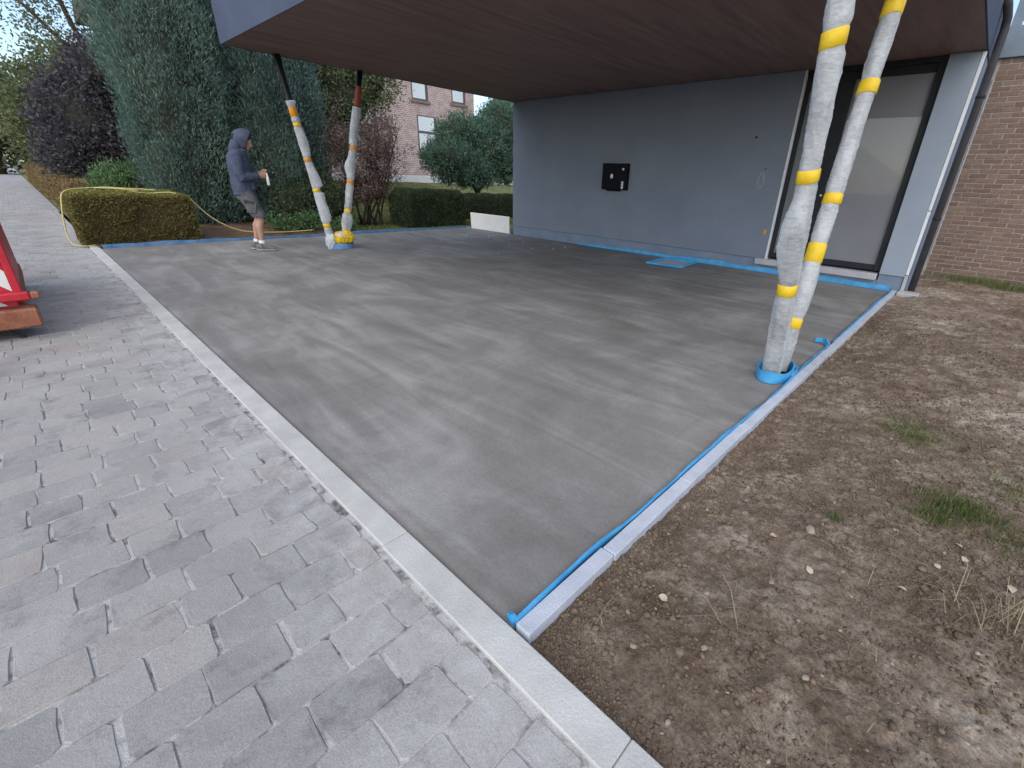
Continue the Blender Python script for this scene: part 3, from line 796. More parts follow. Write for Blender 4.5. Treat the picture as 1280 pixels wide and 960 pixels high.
# black box on the wall
bx_ = empty('letter_box', (-4.755, YW, 1.10))
tag(bx_, 'black square wall box with white knob and small white label on grey wall', 'letter box')
box('case', (-0.285, -0.085, 0.015), (0.285, 0.004, 0.475), M['black'], bx_, 0.008)
box('door_flap', (-0.275, -0.097, 0.022), (0.275, -0.086, 0.468), M['black'], bx_, 0.004)
box('tray', (-0.18, -0.06, -0.010), (0.13, -0.01, 0.014), M['black'], bx_, 0.003)
tube('knob', [(-0.045, -0.096, 0.25), (-0.045, -0.108, 0.25)], [(0.030, 0.042)]*2, M['whitep'], bx_, 16, side=(1, 0, 0))
tube('keyhole', [(-0.045, -0.107, 0.248), (-0.045, -0.110, 0.248)], 0.010, M['sill'], bx_, 12)
tube('lock', [(0.205, -0.096, 0.375), (0.205, -0.104, 0.375)], 0.021, M['whitep'], bx_, 14)
box('label', (0.185, -0.0995, 0.035), (0.228, -0.0965, 0.165), M['reflect_white'], bx_, 0.001)
for i in range(5):
    box('letter', (0.194, -0.1008, 0.045+i*0.024), (0.219, -0.0993, 0.058+i*0.024), M['pier'], bx_, 0.0004)

# ================================================================== BRICK HOUSE (right)
bh = empty('brick_house'); tag(bh, 'brown brick house wall beside the carport with slate band and window above', 'house')
YB = 9.3
wall = box('wall', (0.155, YB, -0.4), (7.0, YB+0.3, 3.05), M['mortar'], bh, 0.002)
BL, BH = 0.205, 0.0565
CW, CH = 0.217, 0.0672
bprot = []
for v in range(4):
    bm = bmesh.new()
    add_box(bm, (0, -0.007, 0), (BL, 0.01, BH), 0.003)
    bmesh.ops.delete(bm, geom=[f for f in bm.faces if f.normal.y > 0.9 or f.calc_center_median().y > 0.009], context='FACES')
    for vv in bm.verts: vv.co.x += rnd.uniform(-.002, .002); vv.co.z += rnd.uniform(-.002, .002)
    bmesh.ops.recalc_face_normals(bm, faces=bm.faces)
    me = bpy.data.meshes.new('brick'); bm.to_mesh(me); bm.free(); me.materials.append(M['brick']); bprot.append(me)
cnt = 0; SV, SF, ST = [], [], []
cand = []
for rI in range(46):
    z0 = -0.04 + rI*CH
    if z0+BH > 3.045: break
    xx = 0.212 - (CW/2 if rI % 2 else 0)
    while xx < 6.7:
        cand.append((xx, z0)); xx += CW
def bseen(xx, z0):
    p = Vector((xx+0.1, YB, z0+0.03)) - CAM; d = p.dot(_f)
    return -20 < 686.67+564.17*p.dot(_r)/d < 1300
for (xx, z0) in cand:
    xa = max(xx, 0.205)
    if xa > xx+0.02 or not (bseen(xx, z0) and cnt < 298):
        w = xx+BL-xa
        if w < 0.03: continue
        n0 = len(SV); y0 = YB-0.007+rnd.uniform(-.002, .002)
        SV += [(xa, y0, z0), (xa+w, y0, z0), (xa+w, y0, z0+BH), (xa, y0, z0+BH), (xa, YB+.01, z0), (xa+w, YB+.01, z0), (xa+w, YB+.01, z0+BH), (xa, YB+.01, z0+BH)]
        SF += [tuple(n0+k for k in f) for f in ((0, 1, 2, 3), (0, 4, 5, 1), (1, 5, 6, 2), (2, 6, 7, 3), (3, 7, 4, 0))]
        ST += [rnd.random()]*8
    else:
        o = bpy.data.objects.new('brick', bprot[rnd.randrange(4)]); COL.objects.link(o); o.parent = wall
        o.location = (xx+rnd.uniform(-.003, .003), YB+rnd.uniform(-.002, .002), z0+rnd.uniform(-.0015, .0015)); cnt += 1
o = obj('brick_field', SV, SF, M['brick'], wall); o['kind'] = 'stuff'
a = o.data.attributes.new('tint', 'FLOAT', 'POINT'); a.data.foreach_set('value', np.array(ST, dtype=np.float32))
box('edge_profile', (0.186, YB-0.016, 0.33), (0.203, YB+0.01, 2.80), M['sill'], bh, 0.002)
box('slate_band', (0.15, YB-0.06, 3.052), (7.0, YB+0.3, 3.42), M['slate'], bh, 0.004)
box('upper_wall', (0.16, YB+0.10, 3.422), (7.0, YB+0.3, 5.2), M['slate'], bh, 0.004)
wd = box('window', (0.32, YB+0.06, 3.50), (2.4, YB+0.099, 4.9), M['frame'], bh, 0.003)
box('pane', (0.40, YB+0.045, 3.585), (1.30, YB+0.058, 4.82), M['farpane'], wd, 0.001)
box('pane', (1.42, YB+0.045, 3.585), (2.32, YB+0.058, 4.82), M['farpane'], wd, 0.001)
box('window_sill', (0.28, YB-0.03, 3.424), (2.44, YB+0.098, 3.465), M['trim'], bh, 0.003)

# ================================================================== FAR PINK BRICK HOUSE
XF = -22.0
fh = empty('background_house', (0, 0, 0)); tag(fh, 'pink brick two storey house across the lawn behind the shrubs', 'house')
box('wall', (XF-8, 3.5, 0.2), (XF, 17.75, 6.6), M['farbrick'], fh, 0.01)
obj('roof', [(XF+.5, 3.0, 6.6), (XF+.5, 18.2, 6.6), (XF-8.5, 18.2, 6.6), (XF-8.5, 3.0, 6.6), (XF-4, 3.0, 9.4), (XF-4, 18.2, 9.4)], [(0, 1, 5, 4), (2, 3, 4, 5), (1, 2, 5), (3, 0, 4), (0, 3, 2, 1)], M['rooftile'], fh)
def farwin(y0, y1, z0, z1, bars=(0.5,)):
    w = box('window', (XF-0.02, y0, z0), (XF+0.02, y1, z1), M['farframe'], fh, 0.004)
    zz = [z0] + [z0+(z1-z0)*b for b in bars] + [z1]
    for a_, b_ in zip(zz[:-1], zz[1:]):
        box('pane', (XF+0.021, y0+0.05, a_+0.07), (XF+0.03, y1-0.17, b_-0.05), M['farpane'], w, 0.001)
    box('window_sill', (XF-0.01, y0-0.1, z0-0.13), (XF+0.09, y1+0.1, z0-0.005), M['farsill'], w, 0.004)
farwin(13.84, 14.78, 4.66, 6.2, (0.52,))
farwin(16.25, 17.15, 4.80, 6.3, (0.5,))
farwin(14.05, 15.2, 2.3, 4.0, (0.55,))
farwin(16.3, 17.3, 2.3, 4.0, (0.55,))
farwin(10.6, 11.6, 4.66, 6.2, (0.52,))
farwin(10.6, 11.8, 2.3, 4.0, (0.55,))
pl = box('garden_wall', (-21.2, 9.0, 0.5), (-21.0, 22.0, 1.18), M['board'], None, 0.01)
tag(pl, 'low pale garden wall in front of the pink brick house', 'wall')

# ================================================================== FOAM STRIPS
def ribbon(name, path, h, th, m, top_noise=0.0, seed=0, parent=None):
    """upright strip of foam following a path on the ground: path of (x, y, z0, lean)"""
    r = random.Random(seed); V = []; F = []; n = len(path)
    for i, (x, y, z0, hh, lx, ly) in enumerate(path):
        x2, y2 = path[min(i+1, n-1)][:2]; x1, y1 = path[max(i-1, 0)][:2]
        t = Vector((x2-x1, y2-y1, 0)); t.normalize(); s = Vector((-t.y, t.x, 0))*th/2
        jit = r.uniform(-top_noise, top_noise)
        for sg, zz, l in ((-1, z0, 0), (1, z0, 0), (1, z0+hh+jit, 1), (-1, z0+hh+jit, 1)):
            V.append((x+sg*s.x+lx*l, y+sg*s.y+ly*l, zz))
    for i in range(n-1):
        for k in range(4):
            k2 = (k+1) % 4
            F.append((i*4+k, i*4+k2, (i+1)*4+k2, (i+1)*4+k))
    F.append((3, 2, 1, 0)); F.append(tuple((n-1)*4+k for k in range(4)))
    return obj(name, V, F, m, parent, False)
# along the garden kerb, near part with the loose curled end
path = [(-0.035, 0.018, -0.01, 0.035, 0, 0), (-0.012, 0.012, -0.01, 0.045, 0.0, 0.004)]
for i in range(90):
    y = 0.02 + i*0.0418
    bow = 0.014*math.exp(-((y-0.33)/0.22)**2) + 0.006*math.exp(-((y-1.05)/0.2)**2) + 0.006*max(0, math.sin(y*2.4))**3
    path.append((0.002-bow+0.004*y, y, -0.02, 0.050+0.007*math.sin(y*5.1)+0.004*math.sin(y*17), 0.004+0.006*math.sin(y*3.3), 0))
for k_, (dx, dy) in enumerate([(-0.012, 3.775), (-0.022, 3.815), (-0.05, 3.84), (-0.085, 3.835), (-0.11, 3.815)]):
    path.append((dx, dy, 0.004, 0.05-0.004*k_, 0, 0))
tag(ribbon('foam_strip', path, 0, 0.011, M['foam'], 0.0015, 1), 'bright blue foam edging strip with a curled loose end along the bluestone kerb', 'foam strip')
path = [(0.006+0.004*y+0.004*math.sin(y*3), y, -0.02, 0.055+0.006*math.sin(y*4.4), 0.004*math.sin(y*2), 0) for y in np.arange(3.9, 7.14, 0.06)]
tag(ribbon('foam_strip', path, 0, 0.011, M['foam'], 0.0015, 2), 'bright blue foam edging strip between the grey house pier and the curled strip end', 'foam strip')
path = [(-9.458+0.006*math.sin(y*2.2), y, -0.03, 0.075+0.012*math.sin(y*1.7)+0.004*math.sin(y*9), 0.012, 0) for y in np.arange(0.03, 7.2, 0.08)]
tag(ribbon('foam_strip', path, 0, 0.016, M['foam_dark'], 0.003, 3), 'blue foam edging strip in front of the clipped hedge at the planting bed', 'foam strip')
path = [(x, 7.185-0.012*math.sin(x*1.7), -0.02, 0.05+0.05*min(1, max(0, (x+5.5)/3))*(0.8+0.2*math.sin(x*4.1)+0.1*math.sin(x*9.7)), 0, 0.012) for x in np.arange(-5.6, 0.06, 0.07)]
tag(ribbon('foam_strip', path, 0, 0.014, M['foam'], 0.004, 4), 'blue foam edging strip along the foot of the grey house wall below the door sill', 'foam strip')
path = [(x, 7.195, -0.02, 0.05+0.004*math.sin(x*7), 0, 0.006) for x in np.arange(-9.44, -7.62, 0.07)]
tag(ribbon('foam_strip', path, 0, 0.016, M['foam_dark'], 0.002, 5), 'short blue foam edging strip under the leaning white board', 'foam strip')

# foam frame lying on the slab by the wall
ff_ = empty('drain_foam_frame', (-3.06, 6.62, 0.0), R(6)); tag(ff_, 'small blue foam frame round a drain opening in the slab near the wall', 'foam frame')
for lo, hi in (((-0.32, -0.36, 0), (0.32, -0.315, 0.038)), ((-0.32, 0.315, 0), (0.32, 0.36, 0.040)), ((-0.32, -0.313, 0), (-0.275, 0.313, 0.036)), ((0.275, -0.313, 0), (0.32, 0.313, 0.036))):
    box('foam_bar', lo, hi, M['foam'], ff_, 0.012)
box('infill', (-0.274, -0.312, -0.01), (0.274, 0.312, 0.008), M['kerb_blue'], ff_, 0.003)

# leaning white board against the wall end
wb = empty('white_board', (-8.03, 7.03, 0.0)); tag(wb, 'thin white board leaning outward against the end of the grey wall', 'board')
def board():
    p0, p1 = Vector((-9.16, 7.165, 0.0)), Vector((-7.72, 7.175, 0.0))
    t0, t1 = Vector((-9.36, 7.30, 0.36)), Vector((-7.86, 7.30, 0.36))
    nrm = (p1-p0).cross(t0-p0).normalized()*0.022
    off = Vector(wb.location)
    V = [p0, p1, t1, t0, p0+nrm, p1+nrm, t1+nrm, t0+nrm]
    obj('panel', [v-off for v in V], [(3, 2, 1, 0), (4, 5, 6, 7), (0, 1, 5, 4), (1, 2, 6, 5), (2, 3, 7, 6), (3, 0, 4, 7)], M['board'], wb)
    q = [v-off+nrm*0.02 for v in (t0, t1)]
    obj('edge_strip', [q[0]+Vector((0, 0, -.004)), q[1]+Vector((0, 0, -.004)), q[1]+Vector((0, 0.01, .014)), q[0]+Vector((0, 0.01, .014)), q[0]+nrm+Vector((0, 0, -.004)), q[1]+nrm+Vector((0, 0, -.004)), q[1]+nrm+Vector((0, 0.01, .014)), q[0]+nrm+Vector((0, 0.01, .014))],
        [(3, 2, 1, 0), (4, 5, 6, 7), (0, 1, 5, 4), (1, 2, 6, 5), (2, 3, 7, 6), (3, 0, 4, 7)], M['whitep'], wb)
board()

# ================================================================== V COLUMNS
def wrapmesh(name, a, b, t0, t1, r0, bulges, seed, m, parent, pinch=(), seg=36, step=0.010):
    """plastic sleeve round the line a-b between fractions t0 and t1: soft folds, drawn in under the tape"""
    a = Vector(a); b = Vector(b); ax = (b-a); Ln = ax.length; ax.normalize()
    s = Vector((1, 0, 0)); s = (s-ax*s.dot(ax)).normalized(); c = ax.cross(s)
    n = max(6, int(Ln*(t1-t0)/step)); V = []; F = []
    rr = np.random.default_rng(seed); ph = rr.uniform(0, 6.28, 12)
    for i in range(n+1):
        t = t0+(t1-t0)*i/n; z = t*Ln
        pn = 0.92*max([math.exp(-abs((t-p)*Ln/(w_*0.5+0.022))**5) for p, w_ in pinch] + [0.0])
        for k in range(seg):
            an = 2*math.pi*k/seg
            r = r0+0.003*math.sin(z*5+ph[0])+0.003*math.sin(an+z*3+ph[6])
            fold = math.sin(3*an+z*9+ph[1]+1.2*math.sin(z*5+ph[2]))
            r += 0.0045*(1-abs(fold))**3
            fold2 = math.sin(2*an-z*14+ph[3]+math.sin(z*7+an+ph[4]))
            r += 0.0040*(1-abs(fold2))**4
            r += 0.0012*math.sin(7*an+z*40+ph[5])*math.sin(z*23+ph[7])
            for (bt, ba, bd, bs) in bulges:
                w = math.exp(-abs((t-bt)/bd)**2.6)
                d = math.cos(an-ba)
                r += bs*w*max(0, d)**1.5
            r = r*(1-pn)+(0.0515+0.0016*(1-abs(fold)))*pn
            r = max(r, 0.0490)
            V.append(a+ax*z+s*(r*math.cos(an))+c*(r*math.sin(an)))
    for i in range(n):
        for k in range(seg):
            k2 = (k+1) % seg
            F.append((i*seg+k, i*seg+k2, (i+1)*seg+k2, (i+1)*seg+k))
    return obj(name, V, F, m, parent, True)
def band(name, a, b, t, width, r, m, parent, seed, tilt=0.0):
    a = Vector(a); b = Vector(b); ax = (b-a).normalized(); Ln = (b-a).length
    s = Vector((1, 0, 0)); s = (s-ax*s.dot(ax)).normalized(); c = ax.cross(s); seg = 22
    rr = random.Random(seed); V = []; F = []
    jr = [rr.uniform(-.003, .003) for _ in range(seg)]
    for j, zz in enumerate((-0.5, -0.45, 0.0, 0.45, 0.5)):
        for k in range(seg):
            an = 2*math.pi*k/seg
            r_ = (0.0580 + jr[k]*0.3 + (0.0006 if abs(zz) < 0.48 else -0.004) + 0.0006*math.sin(an*3+zz*5)) if r > 0.058 else r
            V.append(a+ax*(t*Ln+zz*width+tilt*math.cos(an)*0.5*width)+s*(r_*math.cos(an))+c*(r_*math.sin(an)))
    for j in range(4):
        for k in range(seg):
            k2 = (k+1) % seg
            F.append((j*seg+k, j*seg+k2, (j+1)*seg+k2, (j+1)*seg+k))
    return obj(name, V, F, m, parent, True)

def column(loc, label, legs, seed):
    c = empty('v_column', loc); tag(c, label, 'column', 'wrapped V shaped carport columns')
    box('base_plate', (-0.075, -0.15, -0.02), (0.075, 0.15, 0.012), M['steel'], c, 0.003)
    for li, L_ in enumerate(legs):
        a = Vector(L_['foot'])-Vector(loc); b = Vector(L_['top'])-Vector(loc)
        tube('leg', [a, b], 0.045, M['steel'], c, 20)
        for (t, w, mm) in L_.get('primer', ()):
            band('primer_band', a, b, t, w, 0.048, M[mm], c, seed+li)
        for wi, (t0, t1, r0, bul, mm) in enumerate(L_['wraps']):
            w = wrapmesh('plastic_wrap', a, b, t0, t1, r0-0.010+0.002*(wi == 0), bul, seed*7+li*3+wi, M[mm], c, [(q[0], q[1]) for q in L_['tapes']])
        for ti, (t, wd_, r, mm, tl) in enumerate(L_['tapes']):
            band('tape_band', a, b, t, wd_, r, M[mm], c, seed+ti*5+li, tl)
    return c
pi = math.pi
# angles: 0 = +X (towards the soil), pi/2 = roughly up the leg's Y side
c1 = column((-7.6, 3.0, 0.0), 'V shaped column wrapped in bubble plastic with yellow bundle at its foot near the worker', [
    dict(foot=(-7.6, 2.84, 0.02), top=(-7.6, 2.44, ZC+0.01),
         wraps=[(0.05, 0.79, 0.066, [(0.36, 1.3, 0.09, 0.055), (0.20, 1.4, 0.06, 0.05), (0.58, 1.2, 0.06, 0.02), (0.785, 0.5, 0.012, 0.02)], 'wrap')],
         tapes=[(0.735, 0.13, 0.080, 'tape_orange', 0.1), (0.675, 0.05, 0.077, 'tape', 0.1), (0.50, 0.05, 0.077, 'tape_orange', -.2), (0.335, 0.05, 0.080, 'tape', .2), (0.135, 0.06, 0.080, 'tape', 0)]),
    dict(foot=(-7.6, 3.04, 0.02), top=(-7.6, 3.71, ZC+0.01), primer=[(0.86, 0.30, 'primer')],
         wraps=[(0.05, 0.80, 0.066, [(0.68, -1.2, 0.12, 0.032), (0.47, 4.6, 0.04, 0.05), (0.16, 1.5, 0.06, 0.035), (0.16, -1.5, 0.06, 0.035)], 'wrap')],
         tapes=[(0.575, 0.06, 0.076, 'tape_orange', .3), (0.385, 0.06, 0.076, 'tape_orange', .1), (0.215, 0.06, 0.080, 'tape', .1)]),
], 3)
# crumpled yellow film bundle at the foot, and its blue foam
def bundle(name, c, rad, m, parent, seed, squash=0.8):
    bm = bmesh.new(); bmesh.ops.create_icosphere(bm, subdivisions=4, radius=1.0)
    from mathutils import noise as mn
    for v in bm.verts:
        p = v.co.copy()
        q_ = Vector((p.x*3.2, p.y*1.6, p.z*1.6))
        d = 0.14*mn.noise(p*1.7+Vector((seed, 0, 0))) + 0.45*abs(mn.noise(q_+Vector((0, seed, 0)))) + 0.22*abs(mn.noise(q_*2.3))
        v.co = Vector((p.x*rad[0], p.y*rad[1], p.z*rad[2]))*(1+d)+Vector(c)
    me = bpy.data.meshes.new(name); bm.to_mesh(me); bm.free()
    return link(name, me, m, parent, False)
bundle('yellow_film', (0.03, 0.02, 0.165), (0.10, 0.175, 0.095), M['tape'], c1, 1)
bundle('yellow_film', (0.05, 0.09, 0.20), (0.07, 0.08, 0.10), M['tape'], c1, 9)
bundle('white_film', (0.02, -0.20, 0.13), (0.085, 0.06, 0.12), M['wrap'], c1, 2)
bundle('white_film', (0.03, -0.01, 0.22), (0.09, 0.10, 0.05), M['film'], c1, 7)
def foam_ring(name, cx, cy, rx, ry, h, m, label, tail=None, seed=0):
    pts = []
    n = 34
    for i in range(n+1):
        t = 2*math.pi*i/n + 0.6
        pts.append((cx+rx*math.cos(t), cy+ry*math.sin(t), 0.0, h*(1+0.12*math.sin(3*t+seed)), 0, 0))
    if tail: pts += tail
    return tag(ribbon(name, pts, 0, 0.012, m, 0.002, seed), label, 'foam strip')
foam_ring('foam_collar', -7.58, 2.99, 0.145, 0.20, 0.085, M['foam_dark'], 'blue foam collar round the foot of the column near the worker', None, 3)
c2 = column((-0.11, 2.72, 0.0), 'V shaped column in white bubble plastic with yellow tape bands beside the bluestone kerb', [
    dict(foot=(-0.11, 2.645, 0.02), top=(-0.11, 2.05, ZC+0.01),
         wraps=[(0.0, 0.472, 0.064, [(0.36, 4.4, 0.055, 0.065), (0.30, 3.9, 0.03, 0.02), (0.07, 1.0, 0.08, 0.02), (0.07, 4.4, 0.08, 0.014)], 'film'),
                (0.462, 1.0, 0.064, [(0.86, 4.5, 0.07, 0.05), (0.70, 1.2, 0.08, 0.008)], 'wrap')],
         tapes=[(0.69, 0.075, 0.071, 'tape', .25), (0.470, 0.07, 0.074, 'tape', .15), (0.232, 0.075, 0.078, 'tape', .0)]),
    dict(foot=(-0.11, 2.80, 0.02), top=(-0.11, 3.42, ZC+0.01),
         wraps=[(0.0, 0.305, 0.062, [(0.20, 1.4, 0.06, 0.03), (0.05, 1.5, 0.08, 0.02)], 'wrap'),
                (0.30, 1.0, 0.062, [(0.55, 1.5, 0.10, 0.012), (0.72, 4.6, 0.05, 0.012), (0.83, 1.4, 0.03, 0.03)], 'wrap')],
         tapes=[(0.825, 0.11, 0.076, 'tape', .2), (0.665, 0.08, 0.073, 'tape', .2), (0.425, 0.07, 0.072, 'tape', .1), (0.30, 0.13, 0.072, 'tape', .0), (0.125, 0.075, 0.072, 'tape', 0)]),
], 8)
bundle('yellow_film', (-0.01, 0.075, 0.055), (0.035, 0.04, 0.035), M['tape'], c2, 4)
foam_ring('foam_collar', -0.108, 2.72, 0.108, 0.19, 0.075, M['foam'], 'bright blue foam collar round the column foot beside the bluestone kerb',
          [(0.0, 2.86, 0.0, 0.06, 0, 0), (0.012, 2.80, 0.0, 0.06, 0, 0), (0.012, 2.70, 0.01, 0.055, 0, 0)], 6)

# ================================================================== TRAILER
tr = empty('trailer', (-4.45, -0.83, 0.0)); tag(tr, 'red trailer with red and white striped tail board parked on the paving', 'trailer')
# local axes: x back to front (negative is away from camera), y to the left is negative
box('corner_post', (-0.07, -0.04, 0.30), (0.012, 0.004, 0.86), M['red'], tr, 0.006)
box('post_cap', (-0.09, -0.10, 0.86), (0.03, 0.015, 0.91), M['red'], tr, 0.012)
box('corner_post', (-0.07, -1.50, 0.30), (0.012, -1.428, 0.86), M['red'], tr, 0.006)
box('post_cap', (-0.09, -1.53, 0.86), (0.03, -1.39, 0.91), M['red'], tr, 0.012)
tb = box('tail_board', (-0.05, -1.426, 0.235), (-0.012, -0.042, 0.855), M['red'], tr, 0.004)
import itertools
def clip_poly(poly, lo, hi):
    def cut(P, ax, val, keep_less):
        out = []
        for i in range(len(P)):
            p, q = P[i], P[(i+1) % len(P)]
            inp = p[ax] <= val if keep_less else p[ax] >= val
            inq = q[ax] <= val if keep_less else q[ax] >= val
            if inp: out.append(p)
            if inp != inq:
                t = (val-p[ax])/(q[ax]-p[ax]); out.append((p[0]+t*(q[0]-p[0]), p[1]+t*(q[1]-p[1])))
        return out
    for ax in (0, 1):
        poly = cut(poly, ax, lo[ax], False)
        if not poly: return poly
        poly = cut(poly, ax, hi[ax], True)
        if not poly: return poly
    return poly
for k in range(-3, 9):
    y0 = -1.55 + k*0.30 + 0.02
    # white band falling towards the corner post
    P0 = [(y0, 0.93), (y0+0.15, 0.93), (y0+0.15+0.72, 0.21), (y0+0.72, 0.21)]
    P1 = clip_poly(P0, (-1.424, 0.245), (-0.044, 0.845))
    if len(P1) < 3: continue
    n = len(P1)
    V = [(-0.013, y, z) for y, z in P1]+[(-0.009, y, z) for y, z in P1]
    F = [tuple(range(n))[::-1], tuple(range(n, 2*n))]+[(i, (i+1) % n, n+(i+1) % n, n+i) for i in range(n)]
    obj('stripe', V, F, M['reflect_white'], tb)
box('rail', (0.014, -1.50, 0.285), (0.07, 0.035, 0.345), M['red'], tr, 0.010)
box('rail_end', (0.0, 0.036, 0.29), (0.07, 0.085, 0.34), M['rust'], tr, 0.01)
box('tail_beam', (-0.10, -1.55, 0.085), (0.085, 0.045, 0.225), M['rust'], tr, 0.012)
box('side_board', (-2.2, -0.055, 0.24), (-0.075, -0.02, 0.80), M['red'], tr, 0.006)
box('side_board', (-2.2, -1.47, 0.24), (-0.075, -1.435, 0.80), M['red'], tr, 0.006)
box('front_board', (-2.25, -1.47, 0.24), (-2.202, -0.02, 0.80), M['red'], tr, 0.006)
box('load_floor', (-2.25, -1.50, 0.14), (-0.103, -0.01, 0.235), M['rust'], tr, 0.006)
for yy in (-0.26, -1.24):
    w_ = tube('wheel', [(-1.15, yy-0.07, 0.16), (-1.15, yy+0.07, 0.16)], 0.158, M['rubber'], tr, 24)
    tube('rim', [(-1.15, yy+0.0702, 0.16), (-1.15, yy+0.076, 0.16)], 0.09, M['sill'], w_, 20)
tube('stand', [(0.0, -0.18, 0.10), (0.005, -0.13, 0.045), (0.01, -0.09, 0.008), (0.012, -0.07, 0.006)], 0.011, M['steel'], tr, 8)
tube('stand', [(0.0, -1.3, 0.10), (0.005, -1.34, 0.045), (0.01, -1.38, 0.008), (0.012, -1.4, 0.006)], 0.011, M['steel'], tr, 8)
tube('drawbar', [(-2.25, -0.75, 0.18), (-3.3, -0.75, 0.25)], 0.035, M['red'], tr, 10)
tube('jockey_leg', [(-3.15, -0.75, 0.30), (-3.15, -0.75, 0.0)], 0.025, M['steel'], tr, 10)

# ================================================================== PLANTS
def leaf_mesh(name, C_, D_, length, width, tint, seed=0, fold=0.25):
    """diamond leaves: centre, long axis, length, width arrays"""
    r = np.random.default_rng(seed); n = len(C_)
    D_ = D_/np.maximum(np.linalg.norm(D_, axis=1, keepdims=True), 1e-6)
    q = r.normal(size=(n, 3)); S = np.cross(D_, q); S /= np.maximum(np.linalg.norm(S, axis=1, keepdims=True), 1e-6)
    Nn = np.cross(D_, S)
    l = np.broadcast_to(np.asarray(length), (n,))[:, None]; w = np.broadcast_to(np.asarray(width), (n,))[:, None]
    base = C_-D_*l*0.5; tip = C_+D_*l*0.5
    a_ = C_+S*w*0.5+Nn*w*fold; b_ = C_-S*w*0.5+Nn*w*fold
    co = np.stack([base, a_, tip, b_], 1).reshape(-1, 3)
    F = np.arange(4*n).reshape(n, 4)
    return fast_mesh(name, co, F, np.repeat(np.clip(tint, 0, 1), 4))

def unit(r, n):
    v = r.normal(size=(n, 3)); return v/np.linalg.norm(v, axis=1, keepdims=True)

def clumped(blobs, nclump, nleaf, sig, seed, out=1.0, up=0.4, jit=0.7, shell=(0.72, 1.02), flatten=1.0):
    """clumps on the surface of ellipsoid blobs -> leaf centres, directions, tints"""
    r = np.random.default_rng(seed)
    vol = np.array([b[3]*b[4]+b[4]*b[5]+b[3]*b[5] for b in blobs]); pb = vol/vol.sum()
    bi = r.choice(len(blobs), nclump, p=pb); B = np.array(blobs)[bi]
    u = unit(r, nclump)
    rad = r.uniform(*shell, nclump)[:, None]
    cc = B[:, :3]+u*B[:, 3:6]*rad
    nrm = u/B[:, 3:6]; nrm /= np.linalg.norm(nrm, axis=1, keepdims=True)
    tc = r.random(nclump)
    C_ = np.repeat(cc, nleaf, 0)+r.normal(size=(nclump*nleaf, 3))*sig*np.array([1, 1, flatten])
    D_ = np.repeat(nrm, nleaf, 0)*out+np.array([0, 0, up])+r.normal(size=(nclump*nleaf, 3))*jit
    t = np.repeat(tc, nleaf)*0.6+r.random(nclump*nleaf)*0.4
    return C_, D_, t

def core_mesh(name, blobs, m, parent, k=0.8):  # dark solid balls stand in for the shaded inside of a crown
    mb = MB()
    for b in blobs: mb.ball(b[:3], (b[3]*k, b[4]*k, b[5]*k), 14, 10)
    return mb.build(name, m, parent, True)

def trunk(parent, pts, r0, r1, m=None, name='trunk', seg=9):
    n = len(pts); return tube(name, pts, [r0+(r1-r0)*i/(n-1) for i in range(n)], m or M['bark'], parent, seg)

def cypress(x, y, h, rad, label, m, seed, z0=0.0, lean=(0, 0)):
    t = empty('cypress_tree', (x, y, z0)); tag(t, label, 'tree', 'tall conifers behind the planting bed')
    trunk(t, [(0, 0, -0.1), (0.03, 0.02, 1.0), (0, 0, h*0.9)], 0.16, 0.02)
    r = np.random.default_rng(seed)
    nc = 2600
    zz = 0.12+r.random(nc)**0.9*(h-0.15)
    f = zz/h
    prof = rad*np.clip(0.52+0.42*zz, 0.5, 1.0)*(1-np.clip((f-0.35)/0.65, 0, 1)**1.7*0.93)
    an = r.uniform(0, 6.283, nc)
    ang_ = an*9.0/6.2832*2
    wob = 1+0.16*(vnoise(an*2.4+seed, zz*1.2)-.5)+0.42*(vnoise(ang_+seed*3+0.35*zz, zz*0.75)-.55)
    rr = prof*wob*r.uniform(0.80, 1.03, nc)
    cc = np.stack([rr*np.cos(an)+lean[0]*f, rr*np.sin(an)+lean[1]*f, zz], -1)
    od = np.stack([np.cos(an), np.sin(an), np.zeros(nc)], -1)
    nl = 40
    C_ = np.repeat(cc, nl, 0)+r.normal(size=(nc*nl, 3))*np.array([0.075, 0.075, 0.13])
    D_ = np.repeat(od, nl, 0)*0.55+np.array([0, 0, 0.95])+r.normal(size=(nc*nl, 3))*0.45
    tt = np.repeat(0.55*vnoise(ang_+seed*3+0.35*zz, zz*0.75)+0.25*vnoise(an*3+5, zz*2.2)+0.2*r.random(nc), nl)*0.7+r.random(nc*nl)*0.3  # tint follows the plume ridges: shade of the creases put into leaf colour
    link('crown', leaf_mesh('crown', C_, D_, r.uniform(0.05, 0.12, nc*nl), r.uniform(0.010, 0.020, nc*nl), tt, seed), m, t)
    mb = MB()
    P_ = []; Q_ = []
    for i in range(15):
        f_ = i/14.0; z_ = 0.12+f_*(h-0.3)
        pr0 = rad*min(1.0, 0.52+0.42*z_)*(1-max(0, (f_-0.35)/0.65)**1.7*0.93)
        P_.append((lean[0]*f_, lean[1]*f_, z_)); Q_.append(max(0.02, pr0*0.70))
    mb.tube(P_, Q_, 16)
    mb.build('shaded_twig_core', M['core'], t, True)
    return t
cypress(-12.15, 2.02, 7.5, 1.06, 'broad blue green conifer between the yellow green hedge and the purple tree', M['cypress'], 21)
cypress(-11.75, 3.72, 7.0, 0.98, 'dark blue green conifer behind the worker in the hooded top', M['cypress_dark'], 22)
cypress(-13.4, 2.95, 7.8, 0.9, 'tall conifer set back between the two front conifers', M['cypress_dark'], 23)

